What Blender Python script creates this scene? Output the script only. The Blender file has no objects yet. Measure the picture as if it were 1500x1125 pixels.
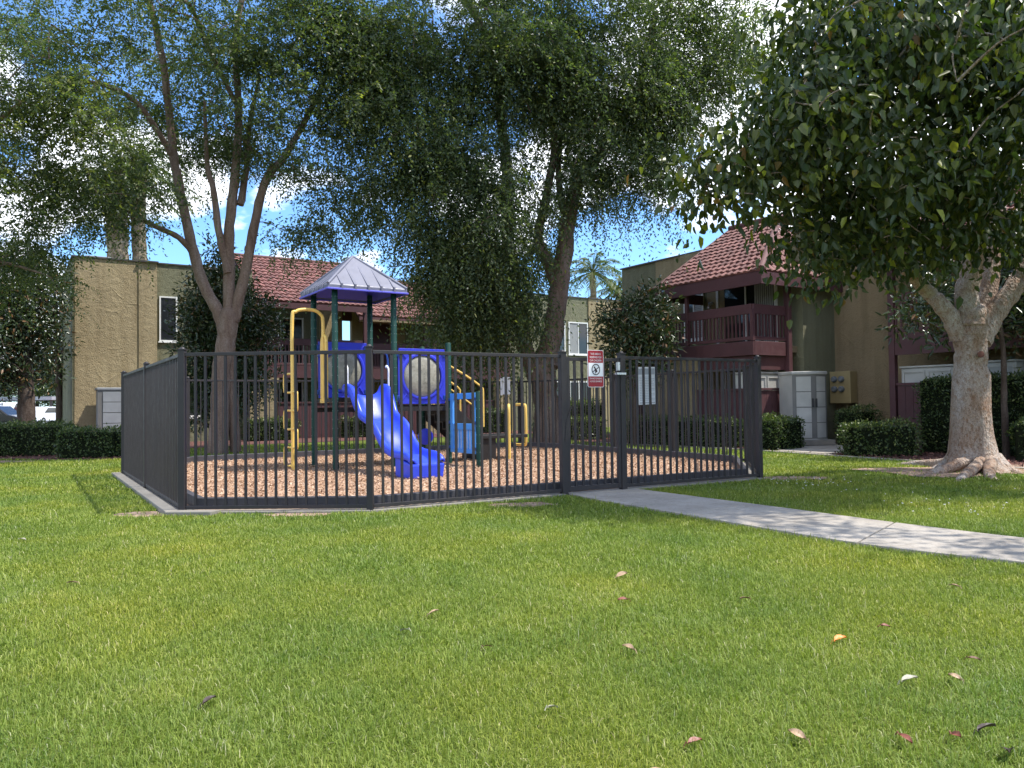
import bpy, bmesh, math, random
import numpy as np
from mathutils import Vector, Matrix
R = math.radians
SC = bpy.context.scene
COL = SC.collection

# ---------------------------------------------------------------- camera
F_PX = 1127.0
CAM = Vector((0, 0, 1.22))
PITCH, ROLL = R(1.5), R(-0.75)
cam_d = bpy.data.cameras.new("camera")
cam_d.sensor_width = 36.0
cam_d.lens = 36.0 * F_PX / 1500.0
cam_d.clip_end = 3000
cam_o = bpy.data.objects.new("camera", cam_d)
COL.objects.link(cam_o)
CROT = (Matrix.Rotation(math.pi / 2 + PITCH, 3, 'X') @ Matrix.Rotation(ROLL, 3, 'Z'))
cam_o.matrix_world = Matrix.Translation(CAM) @ CROT.to_4x4()
SC.camera = cam_o

# ---------------------------------------------------------------- sun, sky, exposure
SUN_EL, SUN_AZ = R(62), R(92)            # azimuth clockwise from +Y
SUN_STR = 3.9
SKY_STR = 0.15
EXPOSURE = 0.95
sun_dir = Vector((math.sin(SUN_AZ) * math.cos(SUN_EL), math.cos(SUN_AZ) * math.cos(SUN_EL), math.sin(SUN_EL)))
sl = bpy.data.lights.new("sun", 'SUN')
sl.energy = SUN_STR
sl.angle = R(1.0)
sl.color = (1.0, 0.95, 0.87)
so = bpy.data.objects.new("sun", sl)
COL.objects.link(so)
so.rotation_euler = (-sun_dir).to_track_quat('-Z', 'Y').to_euler()

W = bpy.data.worlds.new("World")
SC.world = W
W.use_nodes = True
wn, wl = W.node_tree.nodes, W.node_tree.links
wn.clear()
wo = wn.new('ShaderNodeOutputWorld')
bg = wn.new('ShaderNodeBackground')
bg.inputs['Strength'].default_value = SKY_STR
sky = wn.new('ShaderNodeTexSky')
sky.sky_type = 'NISHITA'
sky.sun_disc = False
sky.sun_elevation = SUN_EL
sky.sun_rotation = SUN_AZ
sky.air_density = 1.0
sky.dust_density = 0.6
sky.ozone_density = 2.0
tc = wn.new('ShaderNodeTexCoord')
sep = wn.new('ShaderNodeSeparateXYZ')
wl.new(tc.outputs['Generated'], sep.inputs[0])
def wmath(op, a, b=None):
    n = wn.new('ShaderNodeMath'); n.operation = op
    for i, x in enumerate((a, b)):
        if x is None: continue
        if isinstance(x, (int, float)): n.inputs[i].default_value = x
        else: wl.new(x, n.inputs[i])
    return n.outputs[0]
zc = wmath('ADD', wmath('MAXIMUM', sep.outputs['Z'], 0.0), 0.26)
comb = wn.new('ShaderNodeCombineXYZ')
wl.new(wmath('DIVIDE', sep.outputs['X'], zc), comb.inputs[0])
wl.new(wmath('DIVIDE', sep.outputs['Y'], zc), comb.inputs[1])
comb.inputs[2].default_value = 5.1
nz = wn.new('ShaderNodeTexNoise')
nz.inputs['Scale'].default_value = 1.9
nz.inputs['Detail'].default_value = 9
nz.inputs['Roughness'].default_value = 0.52
wl.new(comb.outputs[0], nz.inputs['Vector'])
rmp = wn.new('ShaderNodeValToRGB')
rmp.color_ramp.elements[0].position = 0.495
rmp.color_ramp.elements[1].position = 0.555
wl.new(nz.outputs['Fac'], rmp.inputs[0])
tint = wn.new('ShaderNodeMix'); tint.data_type = 'RGBA'; tint.blend_type = 'MULTIPLY'
tint.inputs[0].default_value = 1.0
wl.new(sky.outputs[0], tint.inputs[6])
tint.inputs[7].default_value = (0.62, 0.86, 1.12, 1)
mx = wn.new('ShaderNodeMix'); mx.data_type = 'RGBA'
wl.new(rmp.outputs[0], mx.inputs[0])
wl.new(tint.outputs[2], mx.inputs[6])
mx.inputs[7].default_value = (7.6, 7.9, 8.4, 1)
wl.new(mx.outputs[2], bg.inputs['Color'])
wl.new(bg.outputs[0], wo.inputs['Surface'])
SC.view_settings.view_transform = 'Standard'
SC.view_settings.look = 'None'
SC.view_settings.gamma = 1
SC.view_settings.exposure = EXPOSURE
SC.cycles.use_denoising = True
SC.cycles.max_bounces = 8
SC.cycles.transparent_max_bounces = 8
SC.cycles.diffuse_bounces = 4

# ---------------------------------------------------------------- helpers: placing
def ray(px, py):
    return CROT @ Vector(((px - 750) / F_PX, -(py - 562.5) / F_PX, -1.0))
def at(px, py, Y):
    d = ray(px, py); return CAM + d * (Y / d.y)
def gnd(px, py, z=0.0):
    d = ray(px, py); return CAM + d * ((z - CAM.z) / d.z)
TH = R(33)
U = Vector((math.cos(TH), math.sin(TH), 0))
V = Vector((-math.sin(TH), math.cos(TH), 0))

# ---------------------------------------------------------------- helpers: materials
def lin(c):
    return tuple(((x / 255) / 12.92 if x / 255 <= 0.04045 else ((x / 255 + 0.055) / 1.055) ** 2.4) for x in c) + (1,)
class NT:
    def __init__(s, name):
        s.m = bpy.data.materials.new(name); s.m.use_nodes = True
        s.n, s.l = s.m.node_tree.nodes, s.m.node_tree.links
        s.n.clear()
        s.out = s.n.new('ShaderNodeOutputMaterial')
        s.p = s.n.new('ShaderNodeBsdfPrincipled')
        s.l.new(s.p.outputs[0], s.out.inputs[0])
    def node(s, t, **kw):
        n = s.n.new(t)
        for k, v in kw.items():
            if k in n.inputs.keys(): n.inputs[k].default_value = v
            else: setattr(n, k, v)
        return n
    def link(s, a, b): s.l.new(a, b)
    def coord(s, kind='Object', scale=(1, 1, 1)):
        t = s.node('ShaderNodeTexCoord'); mp = s.node('ShaderNodeMapping')
        mp.inputs['Scale'].default_value = scale
        s.link(t.outputs[kind], mp.inputs[0]); return mp.outputs[0]
    def noise(s, scale, detail=4, rough=0.55, vec=None, dist=0.0):
        n = s.node('ShaderNodeTexNoise', Scale=scale, Detail=detail, Roughness=rough, Distortion=dist)
        if vec is not None: s.link(vec, n.inputs['Vector'])
        return n.outputs['Fac']
    def ramp(s, fac, stops):
        r = s.node('ShaderNodeValToRGB'); e = r.color_ramp.elements
        while len(e) < len(stops): e.new(0.5)
        for i, (p, c) in enumerate(stops):
            e[i].position = p; e[i].color = c if len(c) == 4 else tuple(c) + (1,)
        s.link(fac, r.inputs[0]); return r.outputs[0]
    def mix(s, fac, a, b, blend='MIX'):
        m = s.node('ShaderNodeMix', data_type='RGBA', blend_type=blend)
        for i, x in ((0, fac), (6, a), (7, b)):
            if isinstance(x, (int, float)): m.inputs[i].default_value = x
            elif isinstance(x, tuple): m.inputs[i].default_value = x if len(x) == 4 else x + (1,)
            else: s.link(x, m.inputs[i])
        return m.outputs[2]
    def bump(s, h, strength=0.3, dist=0.02):
        b = s.node('ShaderNodeBump', Strength=strength, Distance=dist)
        s.link(h, b.inputs['Height']); s.link(b.outputs[0], s.p.inputs['Normal'])
        return b

def sc3(c, k): return tuple(min(1, x * k) for x in c[:3])
def paint(name, c, rough=0.45, var=0.12, scale=3.0, metal=0.0, bump=0.05, bscale=60, spec=0.5):
    t = NT(name); co = t.coord()
    f = t.noise(scale, 5, 0.6, co)
    t.link(t.ramp(f, [(0.3, sc3(c, 1 - var)), (0.7, sc3(c, 1 + var))]), t.p.inputs['Base Color'])
    f2 = t.noise(scale * 4, 3, 0.6, co)
    t.link(t.ramp(f2, [(0.3, (rough * 0.8,) * 3), (0.7, (min(1, rough * 1.25),) * 3)]), t.p.inputs['Roughness'])
    t.p.inputs['Metallic'].default_value = metal
    t.p.inputs['Specular IOR Level'].default_value = spec
    if bump: t.bump(t.noise(bscale, 3, 0.6, co), bump, 0.01)
    return t.m
def stucco(name, c):
    t = NT(name); co = t.coord()
    f = t.noise(0.9, 6, 0.65, co)
    col = t.ramp(f, [(0.25, sc3(c, 0.84)), (0.55, c[:3]), (0.8, sc3(c, 1.1))])
    cs = t.coord('Object', (2.2, 2.2, 0.25))
    st = t.noise(1.6, 5, 0.6, cs)
    col = t.mix(0.6, col, t.ramp(st, [(0.33, (0.70, 0.67, 0.62)), (0.55, (1, 1, 1)), (0.75, (1.07, 1.07, 1.07))]), 'MULTIPLY')
    t.link(col, t.p.inputs['Base Color'])
    t.p.inputs['Roughness'].default_value = 0.9
    # trowel arcs: thin ridges along the edges of big distorted cells, only here and there
    vo = t.node('ShaderNodeTexVoronoi', feature='DISTANCE_TO_EDGE', Scale=1.25)
    wob = t.node('ShaderNodeMix', data_type='RGBA'); wob.inputs[0].default_value = 0.25
    nn = t.node('ShaderNodeTexNoise', Scale=1.4, Detail=2.0)
    t.link(co, nn.inputs['Vector']); t.link(co, wob.inputs[6]); t.link(nn.outputs['Color'], wob.inputs[7])
    t.link(wob.outputs[2], vo.inputs['Vector'])
    ridge = t.ramp(vo.outputs['Distance'], [(0.0, (1, 1, 1)), (0.035, (0, 0, 0))])
    gate = t.ramp(t.noise(1.1, 2, 0.5, co), [(0.54, (0, 0, 0)), (0.66, (1, 1, 1))])
    rg = t.mix(1.0, ridge, gate, 'MULTIPLY')
    fine = t.noise(38, 4, 0.6, co); mid = t.noise(6, 4, 0.6, co)
    m1 = t.node('ShaderNodeMath', operation='MULTIPLY_ADD'); t.link(rg, m1.inputs[0]); m1.inputs[1].default_value = 0.5; t.link(fine, m1.inputs[2])
    m2 = t.node('ShaderNodeMath', operation='MULTIPLY_ADD'); t.link(mid, m2.inputs[0]); m2.inputs[1].default_value = 1.2; t.link(m1.outputs[0], m2.inputs[2])
    t.bump(m2.outputs[0], 0.75, 0.05)
    return t.m
def leafmat(name, stops, trans=0.35, rough=0.5, tint=(1.05, 1.3, 0.45), spec=0.35):
    """stops: ramp over the per-leaf value: random, plus painted lightness shifts"""
    t = NT(name)
    a = t.node('ShaderNodeAttribute', attribute_name='rnd')
    col = t.ramp(a.outputs['Fac'], stops)
    t.link(col, t.p.inputs['Base Color'])
    t.p.inputs['Roughness'].default_value = rough
    t.p.inputs['Specular IOR Level'].default_value = spec
    tr = t.node('ShaderNodeBsdfTranslucent')
    t.link(t.mix(1.0, col, tuple(tint) + (1,), 'MULTIPLY'), tr.inputs['Color'])
    ms = t.node('ShaderNodeMixShader'); ms.inputs[0].default_value = trans
    t.link(t.p.outputs[0], ms.inputs[1]); t.link(tr.outputs[0], ms.inputs[2])
    t.link(ms.outputs[0], t.out.inputs[0])
    return t.m
def bark(name, c_lo, c_mid, c_hi, scale=5, stretch=0.3, bump=0.8):
    t = NT(name); co = t.coord('Object', (1, 1, stretch))
    f = t.noise(scale, 8, 0.7, co, 0.4)
    co2 = t.coord()
    sp = t.noise(26, 4, 0.7, co2)
    col = t.ramp(f, [(0.3, c_lo), (0.5, c_mid), (0.68, c_hi)])
    col = t.mix(0.6, col, t.ramp(sp, [(0.36, (0.5, 0.47, 0.45)), (0.56, (1.05, 1.05, 1.05))]), 'MULTIPLY')
    t.link(col, t.p.inputs['Base Color']); t.p.inputs['Roughness'].default_value = 0.9
    t.p.inputs['Specular IOR Level'].default_value = 0.2
    m = t.node('ShaderNodeMath', operation='ADD'); t.link(f, m.inputs[0]); t.link(sp, m.inputs[1])
    t.bump(m.outputs[0], bump, 0.03)
    return t.m
def glassmat(name, c=(0.02, 0.022, 0.025), rough=0.06):
    t = NT(name); co = t.coord()
    t.link(t.ramp(t.noise(0.8, 3, 0.5, co), [(0.35, sc3(c, 0.7)), (0.65, sc3(c, 1.5))]), t.p.inputs['Base Color'])
    t.p.inputs['Roughness'].default_value = rough
    t.p.inputs['Specular IOR Level'].default_value = 0.6
    t.bump(t.noise(1.5, 2, 0.5, co), 0.03, 0.02)
    return t.m

M = {}
M['fence'] = paint('fence_metal', (0.032, 0.028, 0.029), 0.5, 0.12, 2, 0.0, 0.06, 60, 0.35)
def concretemat():
    t = NT('concrete'); co = t.coord()
    a = t.noise(1.1, 6, 0.65, co); b = t.noise(14, 6, 0.7, co); c = t.noise(90, 3, 0.6, co)
    col = t.ramp(a, [(0.28, (0.225, 0.20, 0.168)), (0.5, (0.325, 0.292, 0.25)), (0.72, (0.395, 0.362, 0.315))])
    col = t.mix(0.7, col, t.ramp(b, [(0.30, (0.62, 0.58, 0.55)), (0.48, (1, 1, 1)), (0.8, (1.06, 1.06, 1.06))]), 'MULTIPLY')
    col = t.mix(0.5, col, t.ramp(c, [(0.35, (0.75, 0.74, 0.73)), (0.6, (1.08, 1.08, 1.08))]), 'MULTIPLY')
    t.link(col, t.p.inputs['Base Color']); t.p.inputs['Roughness'].default_value = 0.92
    t.bump(c, 0.3, 0.01)
    return t.m
M['concrete'] = concretemat()
M['curbstone'] = paint('curb_concrete', (0.22, 0.20, 0.17), 0.9, 0.2, 3, 0, 0.3, 50)
M['border'] = paint('border_plastic', (0.05, 0.048, 0.055), 0.6, 0.2, 2, 0, 0.1)
M['tan'] = stucco('tan_stucco', (0.35, 0.275, 0.155))
M['olive'] = stucco('olive_stucco', (0.19, 0.185, 0.11))
M['brown'] = stucco('brown_stucco', (0.25, 0.185, 0.105))
M['maroon'] = paint('maroon_wood', (0.075, 0.027, 0.030), 0.6, 0.15, 2, 0, 0.12, 30)
M['cap'] = paint('parapet_cap', (0.06, 0.055, 0.05), 0.6)
M['white'] = paint('white_vinyl', (0.74, 0.73, 0.70), 0.5, 0.05)
M['glass'] = glassmat('window_glass')
M['blind'] = paint('blind_vinyl', (0.35, 0.35, 0.34), 0.6, 0.08)
M['shed'] = paint('shed_resin', (0.40, 0.39, 0.36), 0.6, 0.14, 2.5, 0, 0.08)
M['sheddark'] = paint('shed_gap', (0.05, 0.05, 0.05), 0.7)
M['shedgrey'] = paint('grey_shed_resin', (0.27, 0.28, 0.29), 0.6, 0.12, 2.5, 0, 0.08)
M['meter'] = paint('meter_box_paint', (0.30, 0.23, 0.11), 0.55, 0.12)
M['meterglass'] = paint('meter_dial', (0.16, 0.17, 0.18), 0.15, 0.3, 12)
M['blue'] = paint('blue_plastic', (0.028, 0.065, 0.66), 0.38, 0.12, 2.5, 0, 0.03, 40)
M['bluepanel'] = paint('blue_panel_plastic', (0.03, 0.042, 0.50), 0.38, 0.12, 3, 0, 0.04, 40)
M['skyblue'] = paint('sky_blue_plastic', (0.075, 0.31, 0.78), 0.4, 0.08)
M['bluemetal'] = paint('blue_metal', (0.01, 0.05, 0.24), 0.35, 0.08)
M['yellow'] = paint('yellow_metal', (0.76, 0.50, 0.12), 0.4, 0.1)
M['green'] = paint('green_post', (0.004, 0.040, 0.029), 0.5, 0.15, 3, 0, 0.05, 60, 0.3)
M['rivet'] = paint('rivet', (0.16, 0.22, 0.20), 0.4)
M['deck'] = paint('deck_coating', (0.009, 0.007, 0.007), 0.6, 0.2)
M['roofgrey'] = paint('canopy_plastic', (0.15, 0.153, 0.20), 0.5, 0.10, 2.0, 0, 0.05)
M['roofblue'] = paint('canopy_underside', (0.045, 0.05, 0.42), 0.45, 0.1)
M['bubble'] = paint('bubble_plastic', (0.27, 0.255, 0.20), 0.3, 0.35, 7, 0, 0.06, 20)
M['grip'] = paint('grip_white', (0.75, 0.75, 0.74), 0.4, 0.04)
M['signred'] = paint('sign_red', (0.30, 0.004, 0.012), 0.4, 0.05)
M['signwhite'] = paint('sign_white', (0.78, 0.78, 0.80), 0.35, 0.03)
M['signink'] = paint('sign_ink', (0.03, 0.015, 0.02), 0.5)
M['papergrey'] = paint('notice_grey', (0.42, 0.43, 0.46), 0.5)
M['steel'] = paint('steel', (0.5, 0.5, 0.5), 0.3, 0.1, 5, 0.7)
M['tyre'] = paint('tyre', (0.015, 0.015, 0.015), 0.8)
M['carwhite'] = paint('car_white', (0.75, 0.75, 0.76), 0.2, 0.03, bump=0)
M['carblack'] = paint('car_black', (0.008, 0.008, 0.01), 0.15, 0.1, bump=0)
M['carred'] = paint('car_red', (0.45, 0.05, 0.04), 0.2, 0.05, bump=0)
M['asphalt'] = paint('asphalt', (0.05, 0.05, 0.052), 0.9, 0.2, 6, 0, 0.3)
def tilemat():
    t = NT('roof_tile'); co = t.coord()
    a = t.node('ShaderNodeAttribute', attribute_name='rnd')
    c1 = t.ramp(a.outputs['Fac'], [(0.0, (0.115, 0.045, 0.038)), (0.5, (0.165, 0.064, 0.053)), (1.0, (0.22, 0.092, 0.077))])
    n = t.noise(5, 6, 0.7, co)
    t.link(t.mix(0.5, c1, t.ramp(n, [(0.3, (0.6, 0.58, 0.56)), (0.7, (1.15, 1.1, 1.1))]), 'MULTIPLY'), t.p.inputs['Base Color'])
    t.p.inputs['Roughness'].default_value = 0.75
    t.bump(t.noise(40, 3, 0.6, co), 0.2, 0.01)
    return t.m
M['tile'] = tilemat()
def lawnmat():
    t = NT('lawn_soil'); co = t.coord()
    big = t.noise(0.35, 5, 0.6, co); fine = t.noise(9, 8, 0.7, co)
    c = t.ramp(big, [(0.3, (0.07, 0.10, 0.02)), (0.5, (0.10, 0.13, 0.025)), (0.7, (0.14, 0.155, 0.04))])
    c = t.mix(0.8, c, t.ramp(fine, [(0.3, (0.45, 0.5, 0.4)), (0.62, (1.15, 1.1, 1.0))]), 'MULTIPLY')
    t.link(c, t.p.inputs['Base Color']); t.p.inputs['Roughness'].default_value = 1
    t.p.inputs['Specular IOR Level'].default_value = 0.1
    t.bump(fine, 0.8, 0.04)
    return t.m
M['lawn'] = lawnmat()
def mulchmat(name, a, b, c):
    t = NT(name); co = t.coord()
    vo = t.node('ShaderNodeTexVoronoi', Scale=26.0); t.link(co, vo.inputs['Vector'])
    sepc = t.node('ShaderNodeSeparateColor'); t.link(vo.outputs['Color'], sepc.inputs[0])
    col = t.ramp(sepc.outputs[0], [(0.0, a), (0.5, b), (1.0, c)])
    col = t.mix(0.6, col, t.ramp(t.noise(1.2, 5, 0.6, co), [(0.3, (0.75, 0.72, 0.7)), (0.7, (1.1, 1.1, 1.1))]), 'MULTIPLY')
    t.link(col, t.p.inputs['Base Color']); t.p.inputs['Roughness'].default_value = 1
    t.bump(vo.outputs['Distance'], 0.8, 0.03)
    return t.m
M['mulch'] = mulchmat('playground_chips', (0.27, 0.155, 0.09), (0.42, 0.26, 0.165), (0.55, 0.37, 0.26))
M['bed'] = mulchmat('bed_mulch', (0.045, 0.018, 0.013), (0.10, 0.035, 0.026), (0.17, 0.075, 0.055))
M['soil'] = mulchmat('bare_soil', (0.20, 0.13, 0.09), (0.30, 0.20, 0.14), (0.42, 0.30, 0.23))
M['bark_smooth'] = bark('smooth_bark', (0.13, 0.08, 0.06), (0.21, 0.145, 0.115), (0.30, 0.235, 0.20), 3.2, 0.25, 0.6)
def flaky():
    t = NT('pale_flaky_bark'); co = t.coord('Object', (1, 1, 0.55)); co2 = t.coord()
    big = t.noise(2.2, 6, 0.65, co)
    base = t.ramp(big, [(0.32, (0.29, 0.185, 0.125)), (0.5, (0.37, 0.295, 0.24)), (0.66, (0.47, 0.42, 0.38))])
    vo = t.node('ShaderNodeTexVoronoi', Scale=34.0); t.link(co, vo.inputs['Vector'])
    sc = t.node('ShaderNodeSeparateColor'); t.link(vo.outputs['Color'], sc.inputs[0])
    fl = t.ramp(sc.outputs[0], [(0.0, (0.66, 0.50, 0.38)), (0.2, (0.85, 0.78, 0.72)), (0.45, (1, 1, 1)), (1.0, (1.08, 1.08, 1.08))])
    col = t.mix(0.75, base, fl, 'MULTIPLY')
    sp = t.noise(55, 4, 0.7, co2)
    col = t.mix(0.8, col, t.ramp(sp, [(0.34, (0.42, 0.36, 0.32)), (0.5, (1.02, 1.02, 1.02))]), 'MULTIPLY')
    t.link(col, t.p.inputs['Base Color']); t.p.inputs['Roughness'].default_value = 0.9; t.p.inputs['Specular IOR Level'].default_value = 0.15
    m = t.node('ShaderNodeMath', operation='MULTIPLY_ADD'); t.link(sp, m.inputs[0]); m.inputs[1].default_value = 0.6; t.link(vo.outputs['Distance'], m.inputs[2])
    t.bump(m.outputs[0], 0.8, 0.03)
    return t.m
M['bark_pale'] = flaky()
M['bark_dark'] = bark('dark_bark', (0.05, 0.035, 0.028), (0.09, 0.065, 0.05), (0.15, 0.12, 0.10), 6, 0.3, 0.8)
M['palmbark'] = bark('palm_bark', (0.09, 0.065, 0.04), (0.27, 0.21, 0.14), (0.42, 0.36, 0.27), 4, 1.0, 1.0)
M['leaf_fine'] = leafmat('fine_leaves', [(0, (0.045, 0.068, 0.034)), (0.4, (0.092, 0.120, 0.064)), (0.72, (0.142, 0.165, 0.066)), (1, (0.28, 0.28, 0.05))], 0.50, 0.42)
M['leaf_broad'] = leafmat('broad_leaves', [(0, (0.026, 0.047, 0.015)), (0.5, (0.055, 0.078, 0.020)), (0.8, (0.11, 0.122, 0.026)), (0.92, (0.28, 0.31, 0.028)), (1, (0.20, 0.11, 0.028))], 0.30, 0.36, spec=0.4)
M['leaf_magnolia'] = leafmat('magnolia_leaves', [(0, (0.024, 0.044, 0.017)), (0.6, (0.052, 0.078, 0.030)), (0.8, (0.085, 0.10, 0.038)), (0.88, (0.16, 0.085, 0.035)), (1, (0.22, 0.12, 0.05))], 0.12, 0.3, spec=0.5)
M['leaf_hedge'] = leafmat('hedge_leaves', [(0, (0.026, 0.048, 0.016)), (0.6, (0.07, 0.105, 0.032)), (0.9, (0.15, 0.18, 0.055)), (1, (0.30, 0.32, 0.12))], 0.25, 0.4)
M['leaf_palm'] = leafmat('palm_leaves', [(0, (0.05, 0.08, 0.02)), (0.7, (0.11, 0.14, 0.045)), (1, (0.24, 0.23, 0.10))], 0.35, 0.5)
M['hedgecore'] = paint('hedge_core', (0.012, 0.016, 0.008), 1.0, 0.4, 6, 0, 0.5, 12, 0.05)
def grassmat():
    t = NT('grass_blades'); 
    a = t.node('ShaderNodeAttribute', attribute_name='rnd')
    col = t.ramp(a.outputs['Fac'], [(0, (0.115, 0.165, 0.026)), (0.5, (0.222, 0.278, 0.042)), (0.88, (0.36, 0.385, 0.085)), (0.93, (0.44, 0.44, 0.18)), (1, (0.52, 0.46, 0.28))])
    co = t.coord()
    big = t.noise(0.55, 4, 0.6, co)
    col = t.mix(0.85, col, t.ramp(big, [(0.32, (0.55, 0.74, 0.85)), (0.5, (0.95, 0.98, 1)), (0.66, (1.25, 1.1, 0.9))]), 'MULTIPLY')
    t.link(col, t.p.inputs['Base Color']); t.p.inputs['Roughness'].default_value = 0.55
    t.p.inputs['Specular IOR Level'].default_value = 0.28
    tr = t.node('ShaderNodeBsdfTranslucent'); t.link(t.mix(1.0, col, (1.0, 1.15, 0.5, 1), 'MULTIPLY'), tr.inputs['Color'])
    ms = t.node('ShaderNodeMixShader'); ms.inputs[0].default_value = 0.35
    t.link(t.p.outputs[0], ms.inputs[1]); t.link(tr.outputs[0], ms.inputs[2]); t.link(ms.outputs[0], t.out.inputs[0])
    return t.m
M['grass'] = grassmat()
def attrmat(name, stops, rough=0.9):
    t = NT(name); a = t.node('ShaderNodeAttribute', attribute_name='rnd')
    t.link(t.ramp(a.outputs['Fac'], stops), t.p.inputs['Base Color']); t.p.inputs['Roughness'].default_value = rough
    t.bump(t.noise(60, 3, 0.6, t.coord()), 0.2, 0.01)
    return t.m
M['chips'] = attrmat('wood_chips', [(0, (0.12, 0.06, 0.036)), (0.25, (0.30, 0.178, 0.10)), (0.75, (0.45, 0.295, 0.185)), (1, (0.60, 0.46, 0.34))])
M['bedchips'] = attrmat('bed_chips', [(0, (0.03, 0.012, 0.01)), (0.6, (0.11, 0.04, 0.03)), (1, (0.26, 0.12, 0.09))])

# ---------------------------------------------------------------- helpers: meshes and objects
def tag(o, label=None, cat=None, group=None, kind=None):
    if label: o['label'] = label
    if cat: o['category'] = cat
    if group: o['group'] = group
    if kind: o['kind'] = kind
    return o
def empty(name, loc=(0, 0, 0), rz=0.0, label=None, cat=None, group=None):
    o = bpy.data.objects.new(name, None); COL.objects.link(o)
    o.location = loc; o.rotation_euler = (0, 0, rz); o.empty_display_size = 0.2
    return tag(o, label, cat, group)

class MB:
    def __init__(s): s.v = []; s.f = []; s.mi = []; s.cur = 0
    def add(s, vs, fs):
        b = len(s.v); s.v.extend([tuple(p) for p in vs])
        for f in fs: s.f.append(tuple(b + i for i in f)); s.mi.append(s.cur)
    def box(s, x0, x1, y0, y1, z0, z1):
        s.add([(x0, y0, z0), (x1, y0, z0), (x1, y1, z0), (x0, y1, z0), (x0, y0, z1), (x1, y0, z1), (x1, y1, z1), (x0, y1, z1)],
              [(0, 3, 2, 1), (4, 5, 6, 7), (0, 1, 5, 4), (1, 2, 6, 5), (2, 3, 7, 6), (3, 0, 4, 7)]); return s
    def bar(s, p, q, w, h, up=(0, 0, 1)):
        p, q = Vector(p), Vector(q); d = (q - p).normalized(); u = Vector(up)
        if abs(d.dot(u)) > 0.99: u = Vector((math.cos(TH), math.sin(TH), 0)) if w != h else Vector((1, 0, 0))
        sd = d.cross(u).normalized(); u = sd.cross(d).normalized()
        c = [(-w / 2, -h / 2), (w / 2, -h / 2), (w / 2, h / 2), (-w / 2, h / 2)]
        vs = [p + sd * a + u * b for a, b in c] + [q + sd * a + u * b for a, b in c]
        s.add(vs, [(0, 1, 2, 3), (7, 6, 5, 4), (0, 4, 5, 1), (1, 5, 6, 2), (2, 6, 7, 3), (3, 7, 4, 0)]); return s
    def post(s, x, y, z0, z1, w, rz=0.0):
        c, n = math.cos(rz), math.sin(rz); h = w / 2
        q = [(x + a * c - b * n, y + a * n + b * c) for a, b in ((-h, -h), (h, -h), (h, h), (-h, h))]
        s.add([(a, b, z0) for a, b in q] + [(a, b, z1) for a, b in q],
              [(0, 3, 2, 1), (4, 5, 6, 7), (0, 1, 5, 4), (1, 2, 6, 5), (2, 3, 7, 6), (3, 0, 4, 7)]); return s
    def tube(s, pts, rad, n=8, caps=True):
        pts = [Vector(p) for p in pts]; m = len(pts)
        if not hasattr(rad, '__len__'): rad = [rad] * m
        prev = None; rings = []
        for i, p in enumerate(pts):
            d = (pts[min(i + 1, m - 1)] - pts[max(i - 1, 0)]).normalized()
            if prev is None:
                a = Vector((1, 0, 0)) if abs(d.x) < 0.8 else Vector((0, 1, 0))
                prev = d.cross(a).normalized()
            x = (prev - d * prev.dot(d)).normalized(); prev = x; y = d.cross(x)
            rings.append([p + (x * math.cos(2 * math.pi * k / n) + y * math.sin(2 * math.pi * k / n)) * rad[i] for k in range(n)])
        vs = [v for r in rings for v in r]; fs = []
        for i in range(m - 1):
            for k in range(n):
                a, b = i * n + k, i * n + (k + 1) % n
                fs.append((a, b, b + n, a + n))
        if caps: fs.append(tuple(range(n - 1, -1, -1))); fs.append(tuple((m - 1) * n + k for k in range(n)))
        s.add(vs, fs); return s
    def lathe(s, c, prof, n=16):
        vs = [(c[0] + r * math.cos(2 * math.pi * k / n), c[1] + r * math.sin(2 * math.pi * k / n), c[2] + z) for r, z in prof for k in range(n)]
        fs = []
        for i in range(len(prof) - 1):
            for k in range(n):
                a, b = i * n + k, i * n + (k + 1) % n
                fs.append((a, b, b + n, a + n))
        fs.append(tuple(range(n - 1, -1, -1))); fs.append(tuple((len(prof) - 1) * n + k for k in range(n)))
        s.add(vs, fs); return s
    def prism(s, poly, z0, z1):
        n = len(poly)
        s.add([(x, y, z0) for x, y in poly] + [(x, y, z1) for x, y in poly],
              [tuple(range(n - 1, -1, -1)), tuple(range(n, 2 * n))] + [(i, (i + 1) % n, n + (i + 1) % n, n + i) for i in range(n)]); return s
    def vprism(s, poly, y0, y1):
        """outline in x,z extruded along y"""
        n = len(poly)
        s.add([(x, y0, z) for x, z in poly] + [(x, y1, z) for x, z in poly],
              [tuple(range(n)), tuple(range(2 * n - 1, n - 1, -1))] + [(i, n + i, n + (i + 1) % n, (i + 1) % n) for i in range(n)]); return s
    def build(s, name, mat, parent=None, smooth=False, bevel=0.0, rnd=None):
        me = bpy.data.meshes.new(name)
        me.from_pydata(s.v, [], s.f)
        for m in (mat if isinstance(mat, (list, tuple)) else [mat]): me.materials.append(m)
        if any(s.mi): me.polygons.foreach_set('material_index', s.mi)
        if smooth: me.polygons.foreach_set('use_smooth', [True] * len(s.f))
        if rnd is not None:
            at_ = me.attributes.new('rnd', 'FLOAT', 'FACE'); at_.data.foreach_set('value', rnd)
        bm = bmesh.new(); bm.from_mesh(me); bmesh.ops.recalc_face_normals(bm, faces=bm.faces); bm.to_mesh(me); bm.free()
        o = bpy.data.objects.new(name, me); COL.objects.link(o)
        if parent is not None: o.parent = parent
        if bevel:
            b = o.modifiers.new('bevel', 'BEVEL'); b.width = bevel; b.segments = 2; b.limit_method = 'ANGLE'; b.angle_limit = R(40)
        if smooth and not bevel:
            try: me.set_sharp_from_angle(angle=R(50))
            except Exception: pass
        return o

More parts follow.
